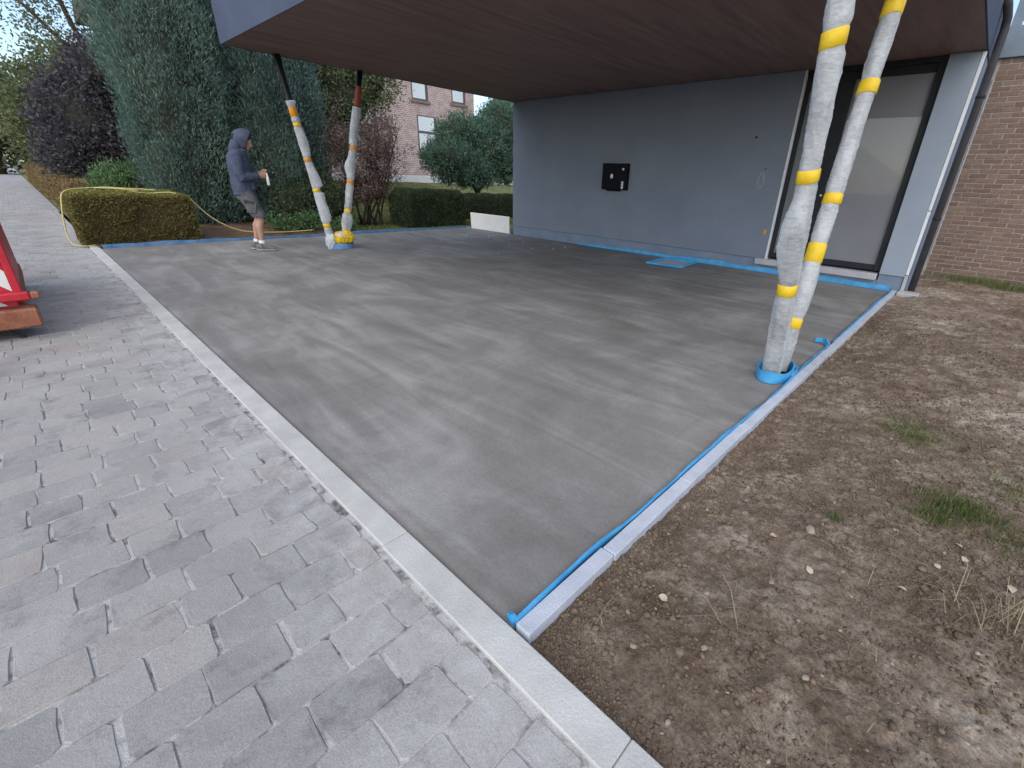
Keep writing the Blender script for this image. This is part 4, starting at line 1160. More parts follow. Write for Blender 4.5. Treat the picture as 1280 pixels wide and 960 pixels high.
def tree(name, label, x, y, z0, trunk_h, tr_r, blobs, m, seed, nc, nl, sig, ll, lw, core=0.72, group=None, cat='tree', out=0.6, up=0.2, jit=0.9, limbs=True, shell=(0.72, 1.02), cm='core'):
    t = empty(name, (x, y, z0)); tag(t, label, cat, group)
    zc = min(b[2] for b in blobs)
    r = random.Random(seed)
    if trunk_h > 0:
        trunk(t, [(0, 0, -0.1), (r.uniform(-.06, .06), r.uniform(-.06, .06), trunk_h*0.5), (r.uniform(-.1, .1), r.uniform(-.1, .1), trunk_h), (r.uniform(-.1, .1), r.uniform(-.1, .1), max(zc, trunk_h)+0.2)], tr_r, tr_r*0.5)
        if limbs:
            for b in blobs:
                q = Vector((b[0], b[1], b[2])); p = Vector((0, 0, trunk_h*0.75))
                mid = (p+q)*0.5+Vector((r.uniform(-.15, .15), r.uniform(-.15, .15), 0.1))
                trunk(t, [p, mid, q, q+Vector((r.uniform(-.5, .5)*b[3], r.uniform(-.5, .5)*b[4], b[5]*0.6))], tr_r*0.45, tr_r*0.08, name='limb', seg=6)
    C_, D_, tt = clumped(blobs, nc, nl, sig, seed, out, up, jit, shell)
    rr = np.random.default_rng(seed+1)
    link('crown', leaf_mesh('crown', C_, D_, rr.uniform(ll*0.7, ll*1.25, len(C_)), rr.uniform(lw*0.7, lw*1.2, len(C_)), tt, seed), m, t)
    if core: core_mesh('shaded_twig_core', blobs, M[cm], t, core)
    return t

# purple leaved tree and greenery along the street
tree('plum_tree', 'dark purple leaved tree beside the paved street behind the low hedges', -17.5, 1.5, 0.0, 1.6, 0.14,
     [(-0.2, -0.1, 2.2, 1.5, 1.25, 1.35), (0.3, 0.5, 1.6, 1.2, 1.0, 1.0), (-0.3, -0.6, 1.5, 1.1, 0.9, 0.9), (0.2, 0.3, 3.2, 1.0, 0.9, 0.9), (0.4, 1.0, 2.5, 1.0, 0.9, 1.2)], M['plum'], 31, 1500, 24, 0.13, 0.10, 0.06, 0.70)
tree('street_tree', 'tall loose green tree with sky showing between its branches above the street', -22.0, 2.6, 0.0, 3.6, 0.22,
     [(0, 0, 6.2, 2.6, 2.5, 2.0), (-0.8, -1.6, 5.6, 2.0, 1.7, 1.6), (0.6, 1.5, 6.8, 2.0, 1.8, 1.7), (0, -0.5, 8.2, 2.0, 2.0, 1.5), (1.0, -1.2, 7.2, 1.6, 1.5, 1.3)], M['decid'], 32, 420, 20, 0.26, 0.12, 0.06, 0, shell=(0.35, 1.02))
tree('street_tree', 'leafy green tree over the far end of the paved street', -33.0, 1.8, 0.0, 2.4, 0.25,
     [(0, -0.3, 3.4, 3.0, 2.0, 1.9), (0, -0.6, 2.2, 2.6, 1.6, 1.4), (0, 0.8, 5.0, 2.2, 1.6, 1.4), (1.5, 1.8, 4.0, 2.4, 2.0, 2.0)], M['decid'], 33, 900, 22, 0.28, 0.18, 0.10, 0.5, shell=(0.5, 1.03))
tree('street_tree', 'broad pale green tree closing the end of the paved street', -62.0, -1.0, 0.0, 2.0, 0.3,
     [(0, -2.5, 3.2, 3, 4.0, 3.4), (0, 3.0, 3.6, 3, 4.0, 3.6), (0, 0.5, 6.0, 3, 4.0, 2.6), (0, -7, 3.0, 3, 4, 3.2)], M['decid'], 36, 900, 18, 0.5, 0.36, 0.22, 0.75)
tree('leafy_shrub', 'bright green feathery shrub behind the yellow green clipped hedge', -13.6, 1.35, 0.0, 0.5, 0.05,
     [(0, 0.0, 0.75, 0.55, 0.62, 0.55), (0.1, 0.55, 0.65, 0.5, 0.5, 0.5), (-0.1, -0.45, 0.7, 0.5, 0.45, 0.5)], M['green'], 34, 700, 20, 0.075, 0.10, 0.022, 0.7, cat='shrub', up=0.7)
tree('leafy_shrub', 'green shrub at the street edge in front of the purple tree', -19.5, 1.25, 0.0, 0.8, 0.06,
     [(0, -0.1, 1.3, 0.8, 0.55, 0.75), (-0.6, 0.1, 1.7, 0.9, 0.6, 0.8), (-1.6, 0.0, 1.6, 1.0, 0.6, 0.9)], M['green'], 35, 900, 18, 0.11, 0.10, 0.05, 0.75, cat='shrub')

# clipped hedges
def hedge(name, label, x0, x1, y0, y1, z1, m, seed, n, ll, lw, topgreen=0.0, z0=0.0, group=None, corem='core', rounding=0.08, thick=0.10):
    t = empty(name, ((x0+x1)/2, (y0+y1)/2, z0)); tag(t, label, 'hedge', group)
    r = np.random.default_rng(seed)
    hx, hy, hz = (x1-x0)/2, (y1-y0)/2, (z1-z0)
    A = np.array([hx*2*hy*2, hy*2*hz, hy*2*hz, hx*2*hz, hx*2*hz]); s = r.choice(5, n, p=A/A.sum())
    u, v = r.uniform(-1, 1, n), r.uniform(0, 1, n); w = r.uniform(-1, 1, n)
    P_ = np.zeros((n, 3)); Nn = np.zeros((n, 3))
    for k_ in range(5):
        q = s == k_
        if k_ == 0: P_[q] = np.stack([u[q]*hx, w[q]*hy, np.full(q.sum(), hz)], -1); Nn[q] = (0, 0, 1)
        elif k_ in (1, 2):
            sg = 1 if k_ == 1 else -1
            P_[q] = np.stack([np.full(q.sum(), sg*hx), w[q]*hy, v[q]*hz], -1); Nn[q] = (sg, 0, 0)
        else:
            sg = 1 if k_ == 3 else -1
            P_[q] = np.stack([u[q]*hx, np.full(q.sum(), sg*hy), v[q]*hz], -1); Nn[q] = (0, sg, 0)
    # soften the corners and make the faces uneven
    e = np.maximum(np.abs(P_[:, 0])/hx, np.abs(P_[:, 1])/hy)
    ez = np.clip((P_[:, 2]/hz-0.75)/0.25, 0, 1)
    P_[:, :2] *= (1-rounding*np.clip((e-0.8)/0.2, 0, 1)*ez)[:, None]
    P_[:, 2] -= rounding*hz*np.clip((e-0.75)/0.25, 0, 1)**2*ez
    bump_ = (fbm(P_[:, 0]*3+P_[:, 2]*2.1+seed, P_[:, 1]*3-P_[:, 2]*1.3, 3)-.5)*0.10
    P_ += Nn*(bump_-np.abs(r.normal(size=n))*thick*0.6)[:, None]
    D_ = Nn*0.8+np.array([0, 0, 0.35])+r.normal(size=(n, 3))*0.7
    cl = fbm(P_[:, 0]*6+P_[:, 2]*4, P_[:, 1]*6+P_[:, 2]*3+seed, 2)
    tt = 0.5*cl+0.35*r.random(n)
    if topgreen: tt = 0.62*tt + topgreen*np.clip((P_[:, 2]/hz-0.86)/0.14, 0, 1)*(0.35+0.65*r.random(n))
    link('foliage', leaf_mesh('foliage', P_, D_, r.uniform(ll*.7, ll*1.3, n), r.uniform(lw*.7, lw*1.3, n), tt, seed), m, t)
    box('shaded_twig_core', (-hx+thick, -hy+thick, -0.03), (hx-thick, hy-thick, hz-thick), M[corem], t, 0.05)
    return t
hedge('clipped_hedge', 'yellow green clipped hedge block with a yellow hose lying on its top', -10.85, -9.62, -0.16, 1.40, 0.80, M['hedge'], 41, 30000, 0.040, 0.018, topgreen=0.55, corem='core_brown', rounding=0.05, thick=0.07)
hedge('clipped_hedge', 'dark green clipped hedge block on the lawn beside the bronze leaved bush', -10.95, -9.95, 5.85, 7.62, 0.90, M['boxhedge'], 42, 24000, 0.045, 0.022, rounding=0.10)
hedge('clipped_hedge', 'low dark hedge below the spreading conifer behind the white board', -12.2, -11.3, 8.75, 11.4, 0.74, M['boxhedge'], 43, 16000, 0.05, 0.026, rounding=0.12)
for i, (a_, b_) in enumerate([(-16.5, -13.6), (-22, -16.8), (-30, -22.4), (-44, -30.5)]):
    hedge('street_hedge', ['low autumn brown hedge beside the street just past the yellow green hedge', 'low autumn brown hedge beside the street in front of the purple tree', 'low autumn brown hedge beside the street under the loose green tree', 'low autumn brown hedge at the far end of the street'][i],
          a_, b_, 0.06, 0.80, 0.84+0.05*i, M['brownhedge'], 50+i, 9000, 0.06+0.02*i, 0.03+0.012*i, group='brown hedges along the street', corem='core_brown', rounding=0.12)

# bronze leaved bush with bare stems
def bush(x, y, z0):
    t = empty('bronze_bush', (x, y, z0)); tag(t, 'bronze leaved open bush with several bare stems on the lawn', 'bush')
    r = random.Random(77); tips = []
    stems = []
    for i in range(11):
        a_ = r.uniform(0, 6.28); sp = r.uniform(0.5, 1.5)
        by = r.uniform(-0.55, 0.45)
        b0 = Vector((r.uniform(-.15, .15), by, -0.05))
        top = Vector((math.cos(a_)*sp*0.7, by*1.1+math.sin(a_)*sp*0.95+0.15, r.uniform(1.9, 2.75)))
        mid = b0*0.55+top*0.45+Vector((r.uniform(-.12, .12), r.uniform(-.12, .12), -0.15))
        stems.append((b0, mid, top))
        pts = [b0, (b0+mid)*.5+Vector((r.uniform(-.04, .04), r.uniform(-.04, .04), 0)), mid, (mid+top)*.5+Vector((r.uniform(-.06, .06), r.uniform(-.06, .06), 0)), top]
        trunk(t, pts, 0.030, 0.008, name='stem', seg=7)
        tw = MB()
        for j in range(16):
            f = r.uniform(0.32, 1.0)
            p = (b0.lerp(mid, f/0.5) if f < .5 else mid.lerp(top, (f-.5)/.5))
            d = Vector((r.gauss(0, 1), r.gauss(0, 1), abs(r.gauss(0.9, .6)))).normalized()*r.uniform(0.25, 0.6)
            q = p+d*.55+Vector((0, 0, .03)); e = p+d+Vector((0, 0, .09))
            tw.tube([p, q, e], [0.008, 0.005, 0.002], 5)
            for s_ in range(5):
                tips.append(p.lerp(e, 0.35+0.65*s_/4)+Vector((r.gauss(0, .05), r.gauss(0, .05), r.gauss(0, .05))))
        tw.build('twigs', M['bark'], t, True)
    T = np.array([tuple(v) for v in tips]); rr = np.random.default_rng(5); nl = 17
    C_ = np.repeat(T, nl, 0)+rr.normal(size=(len(T)*nl, 3))*0.075
    D_ = rr.normal(size=(len(C_), 3))+np.array([0, 0, 0.4])
    tt = np.repeat(rr.random(len(T)), nl)*.5+rr.random(len(C_))*.5
    link('leaves', leaf_mesh('leaves', C_, D_, rr.uniform(.035, .07, len(C_)), rr.uniform(.02, .036, len(C_)), tt, 5), M['bronze'], t)
bush(-11.2, 5.55, lz(-11.2, 5.55))

# low dark shrubs between the conifers and the column
tree('low_shrub', 'low dark evergreen shrub at the slab edge behind the column foot', -10.9, 3.75, 0.05, 0.3, 0.04,
     [(0, -0.1, 0.55, 0.55, 0.55, 0.55), (0.1, 0.5, 0.45, 0.5, 0.5, 0.45), (-.2, .2, .85, .5, .5, .45)], M['boxhedge'], 61, 600, 18, 0.07, 0.07, 0.03, 0.75, cat='shrub')
tree('low_shrub', 'small straggly green shrub on the soil bed beside the worker', -10.0, 2.95, 0.06, 0.12, 0.02,
     [(0, 0, 0.16, 0.28, 0.5, 0.18), (0.05, .45, .18, .25, .4, .2)], M['green'], 62, 150, 12, 0.06, 0.06, 0.028, 0, cat='shrub', shell=(0.3, 1.0))
tree('low_shrub', 'small ragged green plant at the slab edge below the bronze bush', -9.9, 4.05, 0.03, 0.1, 0.015,
     [(0, 0, 0.12, 0.22, 0.45, 0.13)], M['green'], 63, 110, 10, 0.05, 0.055, 0.02, 0, cat='shrub', shell=(0.3, 1.0))
# spreading conifer
tree('spreading_conifer', 'rounded spreading green conifer with a bent trunk behind the end of the grey wall', -12.9, 10.4, lz(-12.9, 10.4), 1.0, 0.13,
     [(0.2, -1.1, 1.75, 1.0, 1.05, 0.72), (0.1, 0.2, 2.2, 1.0, 1.1, 0.85), (0.1, 1.3, 2.55, 0.95, 1.0, 0.9), (0.4, -0.5, 1.45, 0.8, 1.0, 0.5), (0, -0.6, 2.55, 0.8, 0.9, 0.6), (0.3, 0.9, 1.7, .9, 1.0, .6), (-.1, 1.2, 3.1, .8, .9, .6)],
     M['roundc'], 64, 1900, 24, 0.085, 0.12, 0.03, 0.74, out=1.0, up=0.35, jit=0.55)
tree('background_tree', 'light green tree behind the bronze bush in front of the pink brick house', -18.0, 8.2, lz(-18., 8.2), 1.5, 0.15,
     [(0, 0, 3.0, 1.5, 1.7, 1.3), (0, 1.0, 3.9, 1.3, 1.4, 1.1), (0, -1.2, 4.2, 1.4, 1.5, 1.4), (0, -.8, 2.0, 1.3, 1.5, 1.0), (0, -2.2, 3.0, 1.3, 1.3, 1.6)], M['decid'], 65, 1200, 20, 0.17, 0.11, 0.06, 0.6, shell=(0.55, 1.02))
tree('background_tree', 'dark conifer right of the pink brick house', -21.0, 19.2, lz(-21, 19.2), 1.0, 0.15,
     [(0, 0, 3.2, 1.1, 1.25, 1.7), (0, 0.2, 4.6, 0.8, 0.9, 1.2), (0, 0.3, 2.0, 1.3, 1.4, 1.2)], M['roundc'], 66, 800, 20, 0.14, 0.14, 0.05, 0.7, out=1.0, up=0.3)
tree('background_tree', 'autumn brown tree behind the spreading conifer', -24.0, 23.4, lz(-24, 23.4), 1.5, 0.18,
     [(0, 0, 4.0, 1.8, 1.9, 1.6), (0, 1.3, 3.2, 1.7, 1.8, 1.6)], M['brownhedge'], 67, 600, 18, 0.2, 0.14, 0.08, 0.6)
tree('background_tree', 'green tree mass behind the two conifers at the garden edge', -17.5, 5.2, lz(-17.5, 5.2), 1.2, 0.15,
     [(0, 0, 3.0, 1.5, 1.6, 2.0), (0, 1.2, 1.8, 1.4, 1.3, 1.3), (0, -1.2, 2.6, 1.5, 1.4, 1.9)], M['decid'], 68, 1000, 20, 0.17, 0.12, 0.06, 0.66)

# lawn grass
def grass(name, X, Y, Z, h, w, m, seed, parent=None, lean=0.5):
    r = np.random.default_rng(seed); n = len(X)
    an = r.uniform(0, 6.283, n); d = np.stack([np.cos(an), np.sin(an), np.zeros(n)], -1); s = np.stack([-np.sin(an), np.cos(an), np.zeros(n)], -1)
    b = np.stack([X, Y, Z], -1); hh = h[:, None]; le = (r.random(n)*lean)[:, None]*hh
    mid = b+np.array([0, 0, 1.0])*hh*0.55+d*le*0.35; tip = b+np.array([0, 0, 1.0])*hh*(1-0.25*lean)+d*le
    ww = w[:, None]
    co = np.stack([b-s*ww, b+s*ww, mid+s*ww*.8, mid-s*ww*.8, tip], 1).reshape(-1, 3)
    i0 = np.arange(n)*5
    F = np.concatenate([np.stack([i0, i0+1, i0+2], -1), np.stack([i0, i0+2, i0+3], -1), np.stack([i0+3, i0+2, i0+4], -1)], 0)
    return link(name, fast_mesh(name, co, F, np.repeat(r.random(n), 5)), m, parent)
n = 60000
gx = -9.6-rng.random(n)**1.4*12; gy = 4.3+rng.random(n)*9
gz = lawn_height(gx, gy)-0.012
o = grass('lawn_grass', gx, gy, gz, rng.uniform(.03, .075, n), rng.uniform(.004, .008, n), M['lawnblade'], 3)
tag(o, 'short yellowish green grass of the lawn behind the slab', 'grass', kind='stuff')

# ================================================================== PLANTS AND DEBRIS ON THE SOIL
def tuft(x, y, rx, ry, n, h, label, m, seed, lean=0.7, name='grass_tuft', cat='grass'):
    r = np.random.default_rng(seed)
    t = empty(name, (x, y, zs(x, y))); tag(t, label, cat)
    X = r.normal(size=n)*rx*0.5; Y = r.normal(size=n)*ry*0.5
    Z = soil_height(X+x, Y+y)-zs(x, y)-0.004
    b = grass('blades', X, Y, Z, r.uniform(.4, 1.1, n)*h, r.uniform(.0006, .0014, n), m, seed, t, lean); b['kind'] = 'stuff'
tuft(0.975, 1.66, 0.15, 0.11, 1500, 0.05, 'bright green grass tuft in the bare soil below the pale patch', M['grass'], 71)
tuft(0.89, 1.50, 0.10, 0.08, 420, 0.05, 'thin green weed patch beside the bright green grass tuft', M['grass'], 72)
tuft(0.74, 2.34, 0.18, 0.20, 1200, 0.045, 'spreading green grass patch in the soil level with the taped column', M['grass'], 73)
tuft(0.60, 1.22, 0.035, 0.035, 110, 0.05, 'tiny sparse grass sprig near the pale stone on the soil', M['grass'], 74)
tuft(1.22, 1.50, 0.19, 0.13, 800, 0.045, 'dark green grass patch at the outer side of the bright tuft', M['grass'], 75)
tuft(1.30, 2.05, 0.28, 0.22, 1500, 0.045, 'wide green grass patch on the pale dry soil', M['grass'], 76)
tuft(1.10, 8.85, 0.9, 0.28, 2600, 0.16, 'strip of green grass growing along the foot of the brick wall', M['grass'], 77)
tuft(1.05, 1.02, 0.16, 0.11, 70, 0.17, 'loose heap of dry straw coloured grass stalks on the soil', M['dry'], 78, lean=2.6, name='dry_grass', cat='grass')
tuft(0.50, 0.46, 0.03, 0.03, 10, 0.13, 'few dry stalks standing in the soil near the street kerb', M['dry'], 79, lean=2.2, name='dry_grass', cat='grass')
n = 420
gx = 0.12+rng.random(n)*1.6; gy = 0.1+rng.random(n)*3.4
o = grass('straw_bits', gx, gy, soil_height(gx, gy)+0.001, rng.uniform(.02, .06, n), rng.uniform(.0006, .0012, n), M['dry'], 81, None, 3.0)
tag(o, 'thin dry straw bits scattered over the soil', 'straw', kind='stuff')

def stone(x, y, s, label, m, seed, flat=0.6, name='stone', group=None):
    bm = bmesh.new(); bmesh.ops.create_icosphere(bm, subdivisions=2, radius=1.0)
    r = random.Random(seed)
    from mathutils import noise as mn
    off = Vector((r.uniform(0, 50), 0, 0))
    for v in bm.verts:
        p = v.co.copy(); d = 1+0.35*mn.noise(p*1.4+off)+0.12*mn.noise(p*4+off)
        v.co = Vector((p.x*1.25, p.y*0.85, p.z*flat))*d*s
    me = bpy.data.meshes.new(name); bm.to_mesh(me); bm.free()
    o = link(name, me, m, None, False)
    o.location = (x, y, zs(x, y)+s*flat*0.45); o.rotation_euler = (0, 0, r.uniform(0, 6))
    return tag(o, label, 'stone', group)
stone(0.548, 1.07, 0.020, 'largest rounded pale stone lying alone on the bare soil', M['stone'], 1)
for i, (x, y) in enumerate([(0.22, 0.30), (0.30, 0.21), (0.38, 0.52), (0.63, 0.62), (0.46, 0.33), (0.72, 1.9), (1.15, 2.5), (0.52, 0.72), (0.70, 0.44), (0.28, 1.15)]):
    stone(x, y, 0.007+0.004*((i*37) % 10)/10, 'small pale stone half sunk in the bare soil', M['stone'], 10+i, group='small pale stones on the soil')
def leaf(x, y, s, seed):
    r = random.Random(seed); V = []
    n = 9
    for i in range(n):
        t = i/(n-1); w = math.sin(math.pi*t**0.8)*0.34
        V += [(t-0.5, w, 0.10*math.sin(t*3)+0.12*w), (t-0.5, 0, 0.10*math.sin(t*3)), (t-0.5, -w, 0.10*math.sin(t*3)+0.16*w)]
    F = []
    for i in range(n-1):
        for k_ in range(2): F.append((i*3+k_, i*3+k_+1, (i+1)*3+k_+1, (i+1)*3+k_))
    o = obj('fallen_leaf', [(a*s, b*s, c*s) for a, b, c in V], F, M['autumnleaf'])
    o.location = (x, y, zs(x, y)+0.006); o.rotation_euler = (r.uniform(-.3, .3), r.uniform(-.3, .3), r.uniform(0, 6))
    tag(o, 'pale dry fallen leaf lying on the bare soil', 'leaf', 'fallen leaves on the soil')
for i, (x, y) in enumerate([(0.98, 1.38), (1.00, 1.30), (0.28, 0.42), (0.93, 1.2), (0.60, 0.86), (1.12, 1.22), (0.85, 0.98), (0.45, 0.95)]): leaf(x, y, 0.028+0.004*(i % 3), i)

# ================================================================== HOSE
hp = [(-9.62, 3.35, 0.10), (-9.66, 2.75, 0.085), (-9.68, 2.2, 0.115), (-9.72, 1.9, 0.20), (-9.74, 1.62, 0.40), (-9.78, 1.45, 0.62), (-9.84, 1.36, 0.74), (-9.95, 1.15, 0.80), (-9.98, 0.9, 0.785), (-9.92, 0.72, 0.80), (-9.98, 0.55, 0.85), (-10.05, 0.35, 0.87), (-10.0, 0.1, 0.855), (-9.93, -0.08, 0.84),
      (-9.85, -0.19, 0.78), (-9.82, -0.24, 0.62), (-9.80, -0.28, 0.40), (-9.78, -0.30, 0.20), (-9.72, -0.28, 0.06), (-9.66, -0.20, 0.025), (-9.62, -0.10, 0.022), (-9.64, -0.02, 0.03)]
def smooth_path(P_, k=6):
    P_ = [Vector(p) for p in P_]; out = []
    for i in range(len(P_)-1):
        p0, p1, p2, p3 = P_[max(i-1, 0)], P_[i], P_[i+1], P_[min(i+2, len(P_)-1)]
        for j in range(k):
            t = j/k
            out.append(0.5*((2*p1)+(p2-p0)*t+(2*p0-5*p1+4*p2-p3)*t*t+(3*p1-p0-3*p2+p3)*t**3))
    out.append(P_[-1]); return out
hose = tube('garden_hose', smooth_path(hp), 0.010, M['hose'], None, 8)
tag(hose, 'yellow hose draped over the clipped hedge and trailing past the worker', 'hose')
h2 = tube('garden_hose', smooth_path([(-10.02, 0.98, 0.835), (-10.1, 0.7, 0.85), (-10.14, 0.4, 0.86), (-10.1, 0.12, 0.855), (-9.98, 0.3, 0.862), (-9.9, 0.55, 0.848), (-9.86, 0.72, 0.83)]), 0.010, M['hose'], None, 8)
tag(h2, 'short loop of yellow hose lying flat on the top of the clipped hedge', 'hose')

# ================================================================== PERSON
def person(loc, rz):
    P = empty('person', loc, rz)
    tag(P, 'person in a blue hooded top and grey work shorts standing on the slab looking down', 'person')
    # local axes: +x the way the figure faces, +y its left, z up
    body = MB()
    sd = 1
    hips = {}
    foot = {1: (-0.03, 0.10), -1: (0.07, -0.10)}   # left foot a little behind, right a little ahead
    for s in (1, -1):
        fx, fy = foot[s]
        hip = Vector((-0.045, 0.09*s, 0.90)); knee = Vector((0.055+fx*0.5, 0.095*s, 0.50)); ank = Vector((fx-0.02, fy, 0.10))
        body.tube([hip, hip.lerp(knee, .45), knee+Vector((0, 0, .05)), knee-Vector((0, 0, .03)), knee.lerp(ank, .3)+Vector((-.018, 0, 0)), knee.lerp(ank, .65)+Vector((-.008, 0, 0)), ank, ank-Vector((0, 0, .05))],
                  [0.088, 0.078, 0.058, 0.053, 0.056, 0.043, 0.034, 0.036], 14)
        body.tube([(fx-0.07, fy, 0.05), (fx-0.02, fy, 0.06), (fx+0.08, fy, 0.05), (fx+0.15, fy*1.08, 0.035)], [0.032, 0.036, 0.034, 0.022], 10)
        hips[s] = (hip, knee, ank)
    # torso, leaning slightly forward with a rounded back
    body.tube([(-0.05, 0, 0.84), (-0.045, 0, 0.95), (-0.04, 0, 1.08), (-0.05, 0, 1.25), (-0.045, 0, 1.38), (-0.01, 0, 1.47), (0.02, 0, 1.50)],
              [(0.165, 0.115), (0.165, 0.12), (0.145, 0.11), (0.165, 0.12), (0.175, 0.115), (0.11, 0.085), (0.06, 0.06)], 18, side=(0, 1, 0))
    body.tube([(0.0, 0, 1.46), (0.03, 0, 1.53), (0.05, 0, 1.58)], [0.062, 0.056, 0.056], 12)
    # head, bowed forward
    hc = Vector((0.075, 0, 1.63))
    hm = Matrix.Translation(hc) @ Matrix.Rotation(R(24), 4, 'Y')
    hb = MB()
    hb.ball((0, 0, 0.025), (0.096, 0.076, 0.100), 20, 14)
    hb.ball((0.030, 0, -0.05), (0.066, 0.056, 0.072), 16, 12)
    hb.ball((0.075, 0, -0.092), (0.024, 0.026, 0.020), 12, 8)
    hb.tube([(0.088, 0, 0.012), (0.105, 0, -0.018), (0.112, 0, -0.036), (0.092, 0, -0.042)], [0.010, 0.013, 0.016, 0.012], 8)
    for s in (1, -1):
        hb.ball((-0.005, 0.076*s, -0.012), (0.022, 0.010, 0.032), 10, 8)
        hb.ball((0.078, 0.032*s, 0.022), (0.020, 0.022, 0.010), 10, 8)
    hb.tube([(0.088, -0.022, -0.066), (0.097, 0, -0.066), (0.088, 0.022, -0.066)], 0.008, 8)
    body.add([hm @ Vector(v) for v in hb.V], hb.F)
    # arms: upper arm down, forearm forward, hands meeting in front of the belly
    wr = {}
    for s in (1, -1):
        sh = Vector((-0.035, 0.185*s, 1.40)); el = Vector((-0.03, 0.225*s, 1.12)); w = Vector((0.205, 0.075*s, 1.155+0.02*s))
        body.tube([sh, sh.lerp(el, .5), el, el.lerp(w, .3), el.lerp(w, .75), w], [0.055, 0.048, 0.042, 0.042, 0.034, 0.027], 12)
        d = (w-el).normalized(); up = Vector((0, 0, 1)); lat = d.cross(up).normalized()*(-s)  # towards own outer side
        pc = w+d*0.055
        body.tube([w-d*0.01, w+d*0.03, w+d*0.075, w+d*0.095], [(0.018, 0.026), (0.020, 0.036), (0.019, 0.040), (0.014, 0.036)], 12, side=lat)
        # four fingers curling down and inward, thumb on top
        for fi in range(4):
            base = w+d*(0.088-0.004*abs(fi-1))+up*(0.030-0.019*fi)
            inn = -lat
            l0 = (0.036, 0.040, 0.037, 0.029)[fi]
            p1 = base+d*l0+inn*0.006; p2 = p1+(d*0.45+inn*0.85).normalized()*l0*0.75; p3 = p2+(inn*0.8-d*0.5).normalized()*l0*0.55
            body.tube([base-d*0.015, base, p1, p2, p3], [0.0095, 0.0095, 0.009, 0.0085, 0.0075], 8)
        tb_ = w+d*0.03+up*0.03
        body.tube([tb_-up*0.012, tb_+d*0.022+up*0.012, tb_+d*0.05-lat*0.014+up*0.012, tb_+d*0.07-lat*0.022+up*0.004], [0.013, 0.012, 0.0105, 0.009], 8)
        wr[s] = (w, d)
    fuse('body', body, M['skin'], P, 0.0065, 3)
    # eyes
    for s in (1, -1):
        e = MB(); e.ball(hm @ Vector((0.084, 0.032*s, 0.006)), 0.0105, 10, 8); e.build('eye', M['whitep'], P, True)
        q = MB(); q.ball(hm @ Vector((0.0915, 0.032*s, 0.005)), 0.0055, 8, 6); q.build('pupil', M['hair'], P, True)
    hr = MB(); hr.ball(hm @ Vector((-0.010, 0, 0.040)), (0.102, 0.084, 0.098), 18, 12); hr.build('hair', M['hair'], P, True)
    # hooded top
    top = MB()
    top.tube([(-0.055, 0, 0.865), (-0.058, 0, 0.90), (-0.055, 0, 0.99), (-0.05, 0, 1.12), (-0.058, 0, 1.26), (-0.058, 0, 1.38), (-0.025, 0, 1.475), (0.0, 0, 1.52)],
             [(0.182, 0.142), (0.192, 0.152), (0.200, 0.162), (0.196, 0.158), (0.205, 0.156), (0.205, 0.140), (0.135, 0.110), (0.085, 0.085)], 22, side=(0, 1, 0))
    for s in (1, -1):
        sh = Vector((-0.045, 0.175*s, 1.415)); el = Vector((-0.035, 0.232*s, 1.11)); w = Vector((0.188, 0.085*s, 1.152+0.02*s))
        top.tube([sh+Vector((0, -0.04*s, 0.02)), sh, sh.lerp(el, .5), el+Vector((0, 0, .04)), el+Vector((.01, 0, 0)), el.lerp(w, .35), el.lerp(w, .8), w],
                 [0.075, 0.085, 0.078, 0.070, 0.072, 0.066, 0.054, 0.045], 16)
    fuse('hooded_top', top, M['hoodie'], P, 0.011, 5)
    box('pocket', (0.055, -0.12, 0.93), (0.112, 0.12, 1.06), M['hoodie'], P, 0.012)
    # hem rib
    tube('hem', [(-0.055, 0, 0.845), (-0.056, 0, 0.865), (-0.057, 0, 0.89)], [(0.180, 0.140), (0.190, 0.150), (0.188, 0.148)], M['hoodie'], P, 24, side=(0, 1, 0))
    # hood: shell open at the face, peak at the back
    V = []; F = []; nu, nv = 26, 18
    for layer, k in ((0, 1.0), (1, 0.93)):
        for j in range(nv+1):
            ph = j/nv                      # 0 = back of hood, 1 = rim round the face
            for i in range(nu):
                a_ = 2*math.pi*i/nu
                th = ph*R(118)
                dx = -math.cos(th); rr_ = math.sin(th)
                x_ = dx*0.135-0.030*max(0, math.sin(a_))**2*(1-ph); y_ = rr_*math.cos(a_)*0.112; z_ = rr_*math.sin(a_)*(0.138 if math.sin(a_) > 0 else 0.175)
                wv = 1+0.03*math.sin(5*a_+7*ph)
                V.append(hm @ (Vector((x_*k*wv+0.002, y_*k*wv, z_*k*wv+0.012+0.02*ph))))
    for layer in (0, 1):
        o0 = layer*(nv+1)*nu
        for j in range(nv):
            for i in range(nu):
                i2 = (i+1) % nu; f = (o0+j*nu+i, o0+j*nu+i2, o0+(j+1)*nu+i2, o0+(j+1)*nu+i)
                F.append(f if layer == 0 else f[::-1])
    o0 = (nv+1)*nu
    for i in range(nu):
        i2 = (i+1) % nu; F.append((nv*nu+i, nv*nu+i2, o0+nv*nu+i2, o0+nv*nu+i))
    obj('hood', V, F, M['hoodie'], P, True)
    cl = MB(); cl.tube([(-0.115, 0, 1.40), (-0.085, 0, 1.48), (-0.035, 0, 1.56), (0.0, 0, 1.60)], [(0.135, 0.05), (0.128, 0.075), (0.112, 0.09), (0.10, 0.085)], 14, side=(0, 1, 0))
    fuse('hood_collar', cl, M['hoodie'], P, 0.012, 4)
    # work shorts
    so = MB()
    so.tube([(-0.05, 0, 0.78), (-0.05, 0, 0.83), (-0.05, 0, 0.93)], [(0.165, 0.125), (0.178, 0.138), (0.172, 0.132)], 20, side=(0, 1, 0))
